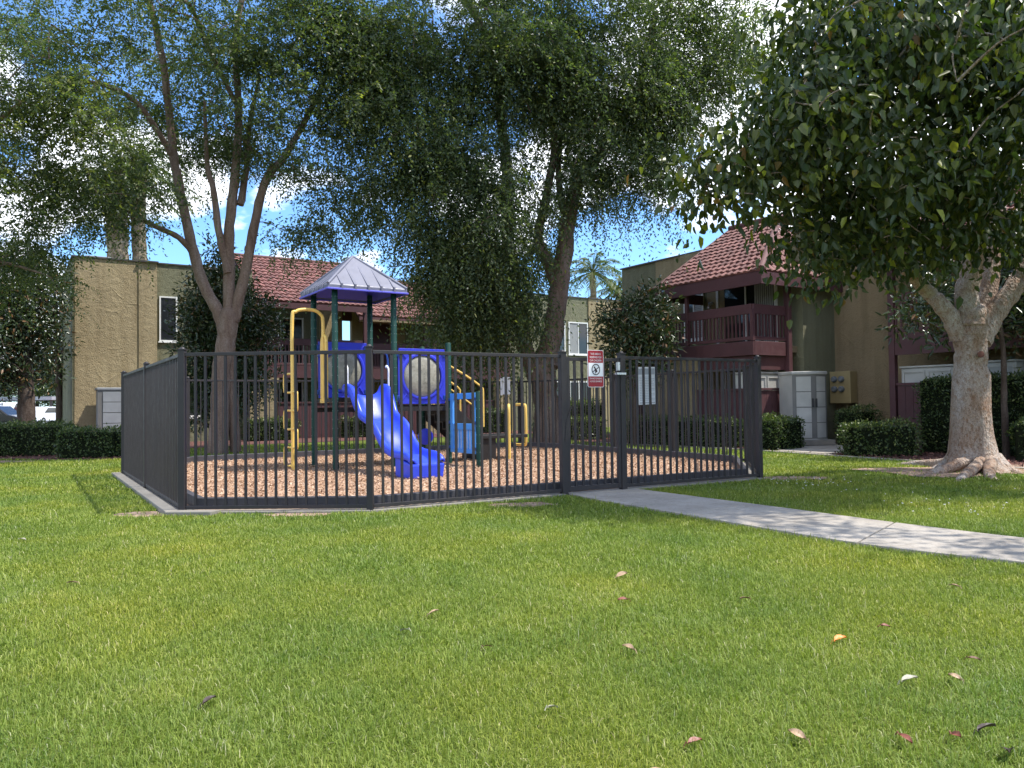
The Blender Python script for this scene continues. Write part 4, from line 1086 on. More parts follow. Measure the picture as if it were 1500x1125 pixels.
def patio_shed(s, w, wd, h, rz, label):
    p = rbp(s, w); t = empty('storage_shed', (p.x, p.y, 0), rz, label, 'storage shed')
    MB().box(-wd / 2, wd / 2, -0.3, 0.3, 0, h - 0.05).build('body', M['shed'], t, bevel=0.02)
    MB().box(-wd / 2 - 0.03, wd / 2 + 0.03, -0.34, 0.34, h - 0.047, h).build('lid', M['shed'], t, bevel=0.015)
    for sx in (-1, 1):
        mb = MB(); a0, a1 = (0.03 if sx > 0 else -wd / 2 + 0.05), (wd / 2 - 0.05 if sx > 0 else -0.03)
        for q in ((a0, a1, 0.1, 0.14), (a0, a1, h - 0.16, h - 0.12), (a0, a0 + 0.04, 0.143, h - 0.163), (a1 - 0.04, a1, 0.143, h - 0.163)):
            mb.box(q[0], q[1], -0.325, -0.297, q[2], q[3])
        mb.build('door', M['shed'], t)
patio_shed(0.66, 0.42, 1.15, 2.0, TH, 'white shed top showing over the maroon screen below the balcony')
patio_shed(X2 + 0.42, Y2 - 0.75, 1.25, 2.02, TH - math.pi / 2, 'pale shed rising behind the maroon screen left of the big trunk')
patio_shed(X2 + 0.42, Y2 - 2.1, 1.25, 2.06, TH - math.pi / 2, 'taller pale shed half hidden by the big flaky trunk')
p = rbp(3.33, -0.52)
mt = empty('meter_box', (p.x, p.y, 0), TH, 'tan metal box with four round meters on the brown wall', 'meter box')
MB().box(-0.34, 0.0, -0.32, 0.32, 1.12, 2.02).build('housing', M['meter'], mt, bevel=0.015)
for z in (1.52, 1.80):
    for y in (0.16, -0.06):
        mb = MB(); mb.tube([(-0.34, y, z), (-0.40, y, z), (-0.43, y, z)], [0.088, 0.085, 0.06], 16); mb.build('meter_dial', M['meterglass'], mt, smooth=True)
mb = MB(); mb.tube([(-0.1, -0.05, 0.0), (-0.1, -0.05, 1.12)], 0.035, 8); mb.build('conduit', M['meter'], mt, smooth=True)

# ---------------- carport and cars far on the left
p = at(40, 590, 70)
cp = empty('carport', (p.x, 70, 0), 0, 'low flat roofed carport seen beyond the left hedge', 'carport')
MB().box(-9, 4.0, -3, 3, 2.12, 2.42).build('roof', M['shedgrey'], cp)
for x in (-6, -2.5, 1.0, 3.6):
    MB().post(x, -2.4, 0, 2.12, 0.16).build('post', M['cap'], cp)
def car(px_, Y, rz, mat, label, L=4.5, H=1.5, van=False):
    q = at(px_, 600, Y); t = empty('parked_car', (q.x, q.y, 0), rz, label, 'car', 'cars parked near the carport')
    hw = 0.88
    side = [(-L / 2, 0.35), (-L / 2, 0.85), (-L / 2 + 0.15, 0.95), (-L * 0.36, 1.0), (-L * 0.22, H), (L * 0.2, H), (L * 0.34, 0.98), (L / 2 - 0.2, 0.85), (L / 2, 0.7), (L / 2, 0.35)]
    if van: side = [(-L / 2, 0.35), (-L / 2, 1.0), (-L / 2 + 0.12, H - 0.05), (-L / 2 + 0.3, H), (L * 0.2, H), (L * 0.34, 1.1), (L / 2 - 0.15, 0.95), (L / 2, 0.75), (L / 2, 0.35)]
    MB().vprism(side, -hw, hw).build('body', M[mat], t, bevel=0.06)
    mb = MB()
    for s in (-1, 1): mb.vprism([(-L * 0.30, 1.02), (-L * 0.2, H - 0.09), (L * 0.17, H - 0.09), (L * 0.28, 1.02)], s * hw - 0.008, s * hw + 0.008)
    mb.build('window', M['glass'], t)
    for x in (-L * 0.31, L * 0.31):
        for s in (-1, 1):
            mb = MB(); mb.tube([(x, s * (hw - 0.2), 0.33), (x, s * (hw + 0.02), 0.33)], 0.33, 16); w = mb.build('wheel', M['tyre'], t)
            mb = MB(); mb.tube([(x, s * (hw + 0.015), 0.33), (x, s * (hw + 0.03), 0.33)], 0.19, 12); mb.build('rim', M['steel'], w)
car(-18, 47, R(8), 'carblack', 'black car nearest the hedge with only its bonnet showing at left')
car(22, 64, R(85), 'carwhite', 'white van under the carport left of the dark trunk', 5.0, 1.9, True)
car(62, 63, R(-88), 'carwhite', 'white sedan under the carport right of the dark trunk')
car(80, 66, R(92), 'carred', 'red car at the right end of the carport')

# ================================================================ trees
def ell(px, py, Y, rx, ry, rd):
    c = at(px, py, Y); return (np.array(c), np.array([rx / F_PX * Y, rd, ry / F_PX * Y]))
def blob_points(rg, blobs, dens, shell=0.45, minr=0.0):
    out = []; bid = []
    for bi, b in enumerate(blobs):
        c, r = b[0], b[1]; k = b[2] if len(b) > 2 else 1.0
        n = max(3, int(dens * k * 4.19 * r[0] * r[1] * r[2]))
        d = unit(rg.normal(size=(n, 3))); q = rg.random(n) ** shell
        out.append(c + d * r * q[:, None]); bid.append(np.full(n, bi))
    return np.concatenate(out), np.concatenate(bid)
def skeleton_mesh(limbs, base_flare=None):
    """limbs: list of (points, radius0, radius1); returns mesh builder and sampled nodes"""
    mb = MB(); nodes = []
    for pts, r0, r1 in limbs:
        c = crom(pts, 5); m = len(c)
        rad = []
        for i in range(m):
            t = i / (m - 1); rad.append((r0 * (1 - t) ** 0.8 + r1 * (1 - (1 - t) ** 0.8)) * (1 + 0.05 * math.sin(i * 2.3) + 0.03 * random.uniform(-1, 1)))
        c = [p + Vector((random.uniform(-1, 1), random.uniform(-1, 1), 0)) * r * 0.10 for p, r in zip(c, rad)]
        e_ = (c[-1] - c[-2]).normalized() * rad[-1]
        mb.tube(c + [c[-1] + e_ * q_ for q_ in (.35, .65, .88, .98)], rad + [rad[-1] * q_ for q_ in (.94, .76, .48, .18)], 14)
        nodes += [(np.array(p), r) for p, r in zip(c, rad)]
    return mb, nodes
def flared_base(mb, pts, rads, lobes, n=28):
    """pts from the ground up, rads same length, lobes amplitude per ring"""
    vs = []; ph = [random.uniform(0, 6.28) for _ in range(3)]
    for p, r, a in zip(pts, rads, lobes):
        for k in range(n):
            t = 2 * math.pi * k / n
            rr = r * (1 + a * (0.55 * math.cos(5 * t + ph[0]) + 0.45 * math.cos(3 * t + ph[1]) + 0.25 * math.cos(8 * t + ph[2])) + 0.02 * math.sin(11 * t + p.z * 9))
            vs.append((p.x + rr * math.cos(t), p.y + rr * math.sin(t), p.z))
    fs = [(i * n + k, i * n + (k + 1) % n, (i + 1) * n + (k + 1) % n, (i + 1) * n + k) for i in range(len(pts) - 1) for k in range(n)]
    fs.append(tuple((len(pts) - 1) * n + k for k in range(n)))
    mb.add(vs, fs)
def connect(nodes, C, rmax=0.035, rmin=0.006, prefer=0.35):
    """a thin branch from the skeleton to every foliage clump"""
    mb = MB(); NP_ = np.array([n[0] for n in nodes]); order = np.argsort(np.min(np.linalg.norm(NP_[None] - C[:, None], axis=2), axis=1))
    pts = [n[0] for n in nodes]
    for ci in order:
        c = C[ci]; A = np.array(pts); d = np.linalg.norm(A - c, axis=1) + prefer * np.maximum(0, A[:, 2] - c[2])
        a = A[np.argmin(d)]; L = np.linalg.norm(c - a)
        if L < 0.15: continue
        mid = (a + c) / 2 + np.array([random.uniform(-.1, .1), random.uniform(-.1, .1), 0.10]) * L
        r0 = min(rmax, 0.008 + 0.012 * L)
        cc = crom([a, mid, c], 3)
        mb.tube(cc, [r0 + (rmin - r0) * i / (len(cc) - 1) for i in range(len(cc))], 5, caps=False)
        pts += [mid, c]
    return mb
def weep(name, rg, C, bright, n_per, k, mat, parent, Lr=(0.5, 1.0), sig=0.32, droop=0.6, ll=0.08, lw=0.032, out_from=None):
    N = len(C) * n_per
    c = np.repeat(C, n_per, 0); br = np.repeat(bright, n_per)
    st = c + rg.normal(size=(N, 3)) * sig * np.array([1, 1, 0.7])
    d = unit(rg.normal(size=(N, 3)) * np.array([1, 1, 0.6]) + 0.35 * unit(c - out_from) + np.array([0, 0, -0.1]))
    L = rg.uniform(Lr[0], Lr[1], N)
    t = np.linspace(0.08, 1, k)[None, :] * L[:, None]
    P = st[:, None] + d[:, None] * t[..., None]; P[..., 2] -= droop * t ** 2
    T = d[:, None] + np.zeros_like(P); T[..., 2] = T[..., 2] - 2 * droop * t
    T = T.reshape(-1, 3); P = P.reshape(-1, 3); T = unit(T)
    n = len(P)
    sd = unit(np.cross(T, rg.normal(size=(n, 3)) * 0.6 + np.array([0, 0, 1.0])))
    alt = np.tile(np.where(np.arange(k) % 2 == 0, 1.0, -1.0), N)[:, None]
    D = T * 0.55 + sd * alt * 0.8 + rg.normal(size=(n, 3)) * 0.25 + np.array([0, 0, -0.25])
    Nn = rg.normal(size=(n, 3)) * 0.6 + np.array([0, 0, 0.7])
    rn = np.clip(rg.normal(0.42, 0.2, n) + np.repeat(br, k) + np.repeat(rg.normal(0, 0.09, N), k), 0, 1)
    return leaves(name, P, D, Nn, ll * rg.uniform(0.65, 1.2, n), lw * rg.uniform(0.7, 1.2, n), mat, parent, rn, fold=0.2)
def tree(label, base, limbs, blobs, dens, n_per, k, mat_leaf, mat_bark, seed, kind='weep', group=None, flare=None, roots=(), name='tree', **kw):
    rg = np.random.default_rng(seed); random.seed(seed)
    t = empty(name, (0, 0, 0), 0, label, 'tree', group)
    t.location = base; off = Vector(base)
    mb, nodes = skeleton_mesh(limbs)
    if flare: flared_base(mb, *flare)
    for pts, r0, r1 in roots:
        c = crom(pts, 5); m = len(c); mb.tube(c, [r0 + (r1 - r0) * (i / (m - 1)) for i in range(m)], 10)
    C, bid = blob_points(rg, blobs, dens)
    C = C[C[:, 2] > 0.4]; bid = bid[:len(C)]
    br = np.array([b[3] if len(b) > 3 else 0.0 for b in blobs])[bid] + rg.normal(0, 0.05, len(C))
    bm = connect(nodes, C, kw.get('rmax', 0.035)); mb.add(bm.v, bm.f)
    mb.v = [(x - off.x, y - off.y, z - off.z) for x, y, z in mb.v]
    mb.build('trunk', mat_bark, t, smooth=True)
    cen = np.mean([b[0] for b in blobs], axis=0)
    if kind == 'weep':
        o = weep('crown', rg, C, br, n_per, k, mat_leaf, t, out_from=cen, Lr=kw.get('Lr', (0.5, 1.0)), sig=kw.get('sig', 0.27), droop=kw.get('droop', 0.6), ll=kw.get('ll', 0.08), lw=kw.get('lw', 0.034))
    else:
        N = len(C) * n_per; c = np.repeat(C, n_per, 0)
        P = c + rg.normal(size=(N, 3)) * kw.get('sig', 0.25)
        D = unit(P - c) * kw.get('radial', 0.6) + rg.normal(size=(N, 3)) * 0.45 + np.array([0, 0, kw.get('hang', -0.8)])
        Nn = unit(P - cen) * 0.6 + rg.normal(size=(N, 3)) * 0.5 + np.array([0, -0.0, kw.get('nup', 0.5)])
        rn = np.clip(rg.beta(1.6, 2.0, N) + np.repeat(br, n_per), 0, 1)
        o = leaves('crown', P, D, Nn, kw.get('ll', 0.11) * rg.uniform(0.45, 1.25, N), kw.get('lw', 0.062) * rg.uniform(0.55, 1.2, N), mat_leaf, t, rn, broad=True, curl=0.22)
    o.location = -off
    return t
def E(*a, k=1.0, b=0.0): return ell(*a) + (k, b)

# --- left tree
Y0 = 20.5
A = lambda px, py, dy=0.0: at(px, py, Y0 + dy)
base = gnd(318, 664); 
tree('multi-stemmed tree with fine leaves standing left of the climbing frame behind the fence', (A(320, 662).x, Y0, 0),
     [([A(320, 664), A(322, 600), A(325, 545), A(331, 500), A(336, 462)], 0.25, 0.25),
      ([A(345, 660, .3), A(341, 600, .2), A(338, 540, .1), A(336, 480)], 0.15, 0.12),
      ([A(330, 490), A(318, 455), A(300, 422), A(284, 372), A(268, 300), A(255, 232), A(249, 180), A(240, 100, -.4), A(226, 30, -.8), A(205, -50, -1)], 0.165, 0.06),
      ([A(336, 475), A(335, 400), A(336, 330), A(345, 250), A(350, 160), A(345, 60, .3), A(365, -60, .5)], 0.165, 0.05),
      ([A(342, 470), A(358, 405), A(374, 325), A(390, 262), A(420, 225, .2), A(470, 130, .4), A(500, 40, .6)], 0.15, 0.045),
      ([A(334, 400, -.1), A(320, 335, -.1), A(312, 275, -.2), A(303, 240, -.3), A(300, 150, -.5)], 0.11, 0.04),
      ([A(284, 372), A(262, 348, -.2), A(235, 335, -.4), A(210, 323, -.6), A(190, 310, -.8), A(130, 292, -1.2), A(40, 285, -1.6)], 0.085, 0.025),
      ([A(352, 300, .1), A(362, 240, .3), A(365, 190, .5), A(380, 110, .8)], 0.10, 0.04),
      ([A(255, 232), A(200, 150, -1), A(130, 120, -2), A(60, 130, -3)], 0.08, 0.03),
      ([A(350, 160), A(300, 60, -1), A(280, 10, -2), A(260, 0, -2.4)], 0.07, 0.03)],
     [E(90, 170, 17, 130, 110, 1.7, b=.16), E(240, 120, 21.2, 130, 105, 1.6, k=.9, b=.05), E(390, 170, 20, 105, 95, 1.7, k=.9), E(180, 20, 18.0, 200, 75, 2.2, k=.7, b=.03), E(410, 30, 20, 120, 80, 2.0),  # b yellows the upper-left clumps, putting backlight into the leaf colour
      E(330, 205, 21.2, 115, 55, 1.3), E(50, 300, 18, 100, 65, 1.6, k=.55), E(165, 275, 18.5, 105, 45, 1.6, k=1.6), E(450, 250, 21, 70, 55, 1.2, k=.6), E(460, 100, 20.5, 70, 100, 1.5),
      E(175, 335, 18.8, 75, 28, 0.8, k=1.3), E(20, 375, 18.2, 70, 55, 1.3, k=.8, b=.06), E(250, -140, 19, 320, 120, 3.2, k=.3), E(430, 330, 21, 45, 25, .6, k=.5)],
     1.4, 25, 17, M['leaf_fine'], M['bark_smooth'], 11, ll=0.108, lw=0.044, sig=0.24)
# --- centre tree
Y1 = 22.6
A = lambda px, py, dy=0.0: at(px, py, Y1 + dy)
tree('large weeping tree with thick forked trunk standing behind the far fence corner', (A(800, 650).x, Y1, 0),
     [([A(803, 652), A(801, 600), A(797, 556), A(800, 520)], 0.40, 0.34),
      ([A(800, 540), A(811, 480), A(819, 420), A(828, 355), A(836, 300), A(850, 262), A(885, 215), A(935, 130), A(960, 20)], 0.33, 0.09),
      ([A(785, 560), A(768, 500), A(754, 430), A(744, 350), A(744, 270), A(736, 190), A(722, 84, -.5), A(700, 30, -.8), A(672, -10, -1)], 0.24, 0.07),
      ([A(818, 425), A(802, 385), A(788, 345), A(800, 290, -.3), A(812, 200, -.5), A(790, 100, -1)], 0.19, 0.06),
      ([A(832, 330), A(822, 292), A(818, 240), A(830, 150, .5)], 0.13, 0.05),
      ([A(722, 84, -.5), A(726, 40, -.4), A(723, -30, -.3)], 0.08, 0.04),
      ([A(744, 300), A(690, 250, -.6), A(620, 180, -1.4), A(530, 130, -1.8)], 0.11, 0.03),
      ([A(760, 470), A(700, 400, -.6), A(660, 390, -1)], 0.08, 0.03)],
     [E(750, 80, 21.5, 210, 105, 2.4), E(600, 180, 21, 125, 105, 2.0), E(890, 160, 22, 130, 105, 2.2), E(540, 270, 21, 70, 65, 1.4, k=.9), E(690, 290, 21, 115, 105, 2.0, k=1.1, b=-.03),
      E(690, 400, 21.2, 85, 75, 1.2, k=2.0, b=-.02), E(725, 455, 21.6, 70, 48, 1.0, k=2.4, b=-.06), E(640, 360, 20.6, 55, 60, .9, k=1.6, b=.06), E(770, 395, 21.8, 32, 60, .6, k=1.8), E(870, 270, 22, 80, 50, 1.6, b=-.06), E(955, 180, 22, 60, 80, 1.6), E(560, 60, 20.5, 110, 90, 2.1, b=.04),
      E(1040, 60, 22, 100, 80, 2.0), E(760, -130, 22, 340, 120, 3.2, k=.3), E(780, 350, 23.6, 50, 60, 1.0, b=-.06), E(500, 330, 21, 45, 30, .8, k=.6), E(960, 260, 22, 35, 35, .8, k=.5), E(960, 20, 22.2, 75, 60, 1.3), E(680, 478, 21.4, 60, 30, .8, k=2.2, b=.02)],
     1.7, 27, 20, M['leaf_fine'], M['bark_smooth'], 12, ll=0.118, lw=0.047, droop=0.85, Lr=(0.5, 1.4), sig=0.24,
     flare=([A(803, 652) * 1.0 + Vector((0, 0, z - A(803, 652).z)) for z in (-0.05, 0.1, 0.3, 0.7, 1.2)], [0.66, 0.55, 0.45, 0.40, 0.36], [0.14, 0.12, 0.08, 0.04, 0.0]))
# --- big flaky-bark tree on the right
Y2_ = 13.0
A = lambda px, py, dy=0.0: at(px, py, Y2_ + dy)
b0 = A(1427, 687); bx, by = b0.x, Y2_
def rt(px, py, z): q = gnd(px, py); return Vector((q.x, q.y, z))
tree('big pale flaky-barked tree with spreading roots and broad leaves at right', (bx, by, 0),
     [([A(1424, 600), A(1423, 560), A(1421, 515), A(1422, 485), A(1424, 465)], 0.25, 0.26),
      ([A(1408, 500), A(1396, 468), A(1378, 446), A(1356, 424), A(1300, 370, -.8), A(1220, 335, -1.8), A(1130, 320, -2.8)], 0.165, 0.05),
      ([A(1416, 480), A(1417, 430), A(1426, 375), A(1436, 310, -.1), A(1420, 220, -.6), A(1370, 110, -1.5), A(1300, 20, -2)], 0.205, 0.07),
      ([A(1436, 480, .2), A(1447, 420, .35), A(1456, 350, .5), A(1470, 260, .7), A(1500, 120, .8)], 0.19, 0.07),
      ([A(1434, 500), A(1456, 462), A(1482, 425), A(1503, 395), A(1545, 340, -.2), A(1600, 240, -.6), A(1640, 120, -1)], 0.19, 0.08),
      ([A(1300, 370, -.8), A(1240, 300, -2), A(1150, 230, -3.2), A(1080, 230, -3.6)], 0.07, 0.025),
      ([A(1436, 310, -.1), A(1350, 230, -1.8), A(1280, 170, -3), A(1200, 120, -3.8)], 0.08, 0.03)],
     [E(1300, 90, 9.8, 160, 100, 1.9), E(1180, 170, 9.2, 105, 100, 1.5, k=1.35, b=.05), E(1085, 250, 9.0, 75, 55, 0.9, k=1.7, b=.1), E(1250, 275, 9.8, 115, 85, 1.7), E(1390, 260, 10.6, 120, 105, 1.9), E(1450, 100, 10, 130, 110, 1.9),
      E(1270, 372, 10.8, 120, 32, 1.2), E(1410, 345, 11.6, 85, 32, 1.1, k=.9), E(1165, 365, 9.8, 50, 28, .6), E(1035, 270, 9.2, 32, 42, .5, k=2.0, b=.1), E(1620, 160, 11, 160, 170, 2.4, k=.5), E(1400, -110, 10, 260, 110, 2.6, k=.5),
      E(1190, 392, 10.2, 50, 22, .6), E(1560, 330, 12, 70, 60, 1.3, k=.6), E(1150, 60, 9.6, 60, 70, .9, k=.8), E(1560, 40, 7.2, 140, 120, 1.4, k=.4), E(1800, 100, 6, 160, 120, 1.3, k=.35), E(1330, 20, 8.2, 120, 70, 1.0, k=.8, b=.05)],  # two nearest clumps, mostly out of frame, added to shade the lawn
     8.5, 52, 1, M['leaf_broad'], M['bark_pale'], 13, kind='broad', sig=0.24, ll=0.145, lw=0.085, hang=-0.85, radial=0.45, nup=0.3, rmax=0.025,
     flare=([Vector((bx + dx, by, z)) for z, dx in ((-0.06, .0), (0.05, .0), (0.14, -.0), (0.3, -.01), (0.6, -.02), (1.0, -.03), (1.6, A(1423, 560).x - bx), (1.75, A(1423, 550).x - bx))],
            [0.66, 0.56, 0.45, 0.375, 0.325, 0.30, 0.285, 0.23], [0.22, 0.20, 0.16, 0.12, 0.07, 0.04, 0.015, 0.0]),
     roots=[([Vector((bx - .3, by, .22)), rt(1385, 686, .07), rt(1350, 683, .03), rt(1312, 680, -.04)], 0.15, 0.05), ([Vector((bx - .2, by - .2, .2)), rt(1370, 694, .01), rt(1335, 694, -.05)], 0.11, 0.04),
            ([Vector((bx + .1, by - .3, .2)), rt(1450, 699, .0), rt(1470, 706, -.06)], 0.12, 0.04), ([Vector((bx + .3, by - .1, .2)), rt(1480, 692, .02), rt(1512, 697, -.05)], 0.13, 0.04), ([Vector((bx - .05, by - .3, .18)), rt(1408, 702, .0), rt(1398, 708, -.06)], 0.10, 0.04)])
sc_o = [o for o in bpy.data.objects if o.name.startswith('tree') and 'flaky' in o.get('label', '')][0]
mb = MB(); cs = A(1437, 519, -0.285)
mb.lathe((0, 0, 0), [(0.0, 0.0), (0.04, 0.004), (0.055, 0.0), (0.04, -0.006), (0.0, -0.007)], 12)
mb.v = [(cs.x - bx + x * 1.3, cs.y - by + z + 0.35 * x, cs.z + y) for x, y, z in mb.v]
mb.build('cut_scar', paint('cut_scar', (0.12, 0.045, 0.03), 0.9, 0.3, 14, 0, 0.4), sc_o, smooth=True)
# --- magnolias and other dark trees
def magnolia(label, Y, stem, blobs, seed, dens=9, n_per=20, b=0.0, name='magnolia_tree', r=0.09, ll=0.17, lw=0.066):
    A = lambda px, py, dy=0.0: at(px, py, Y + dy)
    pts = [A(*p) for p in stem]; pts[0].z = -0.05
    tree(label, (pts[0].x, Y, 0), [(pts, r, r * 0.3)], [ell(*x) + (1.0, b) for x in blobs], dens, n_per, 1, M['leaf_magnolia'], M['bark_dark'], seed, kind='broad', sig=0.17, ll=ll, lw=lw, hang=0.15, radial=1.2, nup=0.6, rmax=0.02, name=name)
magnolia('dark glossy magnolia behind the multi-stemmed tree, in front of the olive wall', 23.2, [(322, 655), (320, 560), (325, 470), (325, 400)],
         [(320, 455, 23.2, 55, 70, 1.2), (300, 500, 23, 45, 55, 1.0), (370, 480, 23.2, 42, 55, 1.0), (325, 395, 23.2, 30, 35, .7), (345, 560, 23.2, 60, 55, 1.0), (300, 570, 23.2, 35, 60, .9)], 21, dens=26, n_per=26)
magnolia('dark bushy magnolia with bronze leaves between the fence and the maroon balcony', 21.8, [(928, 655), (930, 580), (932, 500), (935, 440)],
         [(940, 470, 21.8, 50, 42, .9), (905, 485, 21.8, 35, 38, .8), (960, 500, 21.8, 42, 35, .8), (925, 535, 21.8, 48, 30, .9), (955, 435, 21.8, 26, 22, .5), (890, 455, 21.8, 16, 22, .4)], 22, dens=26, n_per=26, b=0.06)
magnolia('small glossy magnolia behind the big pale trunk at far right', 15.6, [(1474, 650), (1471, 590), (1470, 520), (1462, 450), (1455, 390)],
         [(1345, 460, 15.4, 42, 32, .6), (1370, 430, 15.6, 45, 30, .7), (1470, 440, 15.8, 60, 60, .8), (1410, 420, 15.8, 50, 40, .7), (1500, 480, 15.8, 50, 45, .8), (1390, 480, 15.5, 30, 22, .5), (1480, 370, 15.8, 60, 40, .8)], 23, dens=20, n_per=24, r=0.07)
magnolia('tall dark tree with brownish leaves at the left end of the tan building', 24.5, [(40, 640), (38, 560), (34, 480), (32, 400)],
         [(40, 450, 24.5, 55, 60, 1.6), (10, 510, 24, 45, 55, 1.4), (68, 500, 25, 26, 60, 1.0), (65, 430, 25, 30, 45, 1.0), (-40, 470, 24, 70, 90, 1.8), (30, 545, 24.5, 40, 25, 1.0), (20, 390, 24, 60, 40, 1.4), (-10, 560, 24.5, 60, 30, 1.0)], 24, dens=13, n_per=24, b=0.08, r=0.28, name='dark_tree')
magnolia('slimmer brown-leaved tree tucked behind the corner of the tan building', 31.0, [(88, 632), (87, 580), (84, 500), (80, 430)],
         [(78, 545, 31, 18, 40, 1.2), (84, 480, 31, 20, 50, 1.2), (60, 520, 32, 30, 50, 1.5), (80, 420, 31, 22, 30, 1.2)], 25, dens=6, b=0.14, r=0.16, name='dark_tree', ll=.2, lw=.09)
# feathery tree overhanging at the far left
A = lambda px, py, dy=0.0: at(px, py, 18.0 + dy)
tree('feathery light green tree leaning in from the left edge', (A(-190, 690).x, 18.0, 0),
     [([Vector((A(-190, 690).x, 18.0, -0.05)), A(-185, 560), A(-170, 440), A(-140, 330), A(-90, 250)], 0.26, 0.1), ([A(-170, 440), A(-100, 390, -.2), A(-20, 380, -.4), A(60, 400, -.5)], 0.09, 0.02), ([A(-140, 330), A(-60, 230, -1), A(30, 150, -2)], 0.1, 0.03)],
     [E(25, 405, 17.5, 48, 36, 1.0, k=1.0, b=.12), E(-60, 380, 17.8, 90, 60, 1.6, k=.6, b=.08), E(10, 60, 16, 90, 80, 1.8, k=.7, b=-.05), E(-100, 180, 17, 130, 130, 2.4, k=.5), E(0, 230, 16, 60, 70, 1.4, k=.7, b=.18)],
     3.6, 20, 22, M['leaf_fine'], M['bark_smooth'], 15, ll=0.08, lw=0.03, droop=0.35)
# palms
def palm(label, x, y, zt, r, nf, fl, seed, skirt=False, droop=1.0):
    rg = np.random.default_rng(seed); t = empty('palm_tree', (x, y, 0), 0, label, 'palm')
    mb = MB(); zs = np.linspace(-0.05, zt, 40)
    mb.tube([(0.05 * math.sin(z), 0, z) for z in zs], [r * (1 + 0.10 * (i % 2)) for i in range(40)], 16)
    if skirt:
        for i in range(26):
            for k in range(12):
                a = 2 * math.pi * (k + (i % 2) * 0.5) / 12; z = zt - 3.2 + i * 0.13
                mb.add([(math.cos(a - .2) * r * 1.05, math.sin(a - .2) * r * 1.05, z), (math.cos(a + .2) * r * 1.05, math.sin(a + .2) * r * 1.05, z), (math.cos(a) * r * 1.45, math.sin(a) * r * 1.45, z + 0.3)], [(0, 1, 2)])
    mb.build('trunk', M['palmbark'], t)
    P = []; D = []; Nn = []
    for f in range(nf):
        az = 2 * math.pi * (f * 0.382); el = R(80 - 105 * (f / nf) ** 0.9)
        d = np.array([math.cos(az) * math.cos(el), math.sin(az) * math.cos(el), math.sin(el)]); L = fl * rg.uniform(.85, 1.1)
        side = np.array([-math.sin(az), math.cos(az), 0])
        mb = MB(); pts = []
        for i in range(9):
            s = L * i / 8; p = np.array([0, 0, zt]) + d * s + np.array([0, 0, -droop * 0.32 * (s / L) ** 2 * L]); pts.append(p)
        mb.tube(pts, [0.035 * (1 - i / 9) + 0.005 for i in range(9)], 5); mb.build('frond_stalk', M['leaf_palm'], t, rnd=[0.8] * len(mb.f))
        for s in np.linspace(0.15, 1, 46):
            q = s * 8; i = min(int(q), 7); p = pts[i] + (pts[i + 1] - pts[i]) * (q - i); tg = pts[i + 1] - pts[i]; tg = tg / np.linalg.norm(tg)
            for sg in (-1, 1):
                P.append(p); D.append(side * sg * 0.8 + tg * 0.55 + np.array([0, 0, -0.45]) + rg.normal(size=3) * 0.12); Nn.append(np.array([0, 0, 1]) + rg.normal(size=3) * 0.3)
    P, D, Nn = np.array(P), np.array(D), np.array(Nn); n = len(P)
    leaves('crown', P, D, Nn, fl * 0.24 * rg.uniform(.7, 1.1, n), np.full(n, 0.045), M['leaf_palm'], t, rg.random(n))
q = at(868, 400, 52); palm('feathery palm rising behind the far tan wall between the two buildings', q.x, 52, q.z, 0.2, 22, 3.0, 31, droop=1.7)
q = at(905, 425, 55); palm('shorter drooping palm nearest the olive wall of the right building', q.x, 55, q.z, 0.18, 18, 2.6, 32, droop=2.0)
q = at(172, 262, 38); palm('thick palm with a patterned trunk rising behind the tan flat roof', q.x, 38, q.z, 0.46, 26, 3.2, 33, skirt=True, droop=1.5)
q = at(204, 240, 39); palm('plain grey palm trunk just right of the patterned palm', q.x, 39, q.z, 0.33, 22, 3.0, 34, droop=1.5)
# far trees that close the horizon
for i, (px_, Y, h, lab) in enumerate(((-30, 95, 9, 'pale green far tree beyond the carport at the left edge'), (55, 100, 8, 'light green far tree seen over the carport roof'), (96, 88, 10, 'far tree just behind the corner of the tan building'))):
    q = at(px_, 600, Y); A0 = Vector((q.x, Y, 0))
    tree(lab, A0, [([A0, A0 + Vector((0, 0, h * .35)), A0 + Vector((.3, 0, h * .7))], 0.25, 0.08)], [(np.array(A0 + Vector((0, 0, h * .6))), np.array([3.6, 3, h * .36]), 1.0, .15), (np.array(A0 + Vector((2, 0, h * .45))), np.array([2.5, 2.5, h * .25]), 1.0, .1)], 0.8, 40, 1, M['leaf_hedge'], M['bark_dark'], 50 + i, kind='broad', sig=.5, ll=.34, lw=.2, hang=-.2, name='far_tree', rmax=.05)

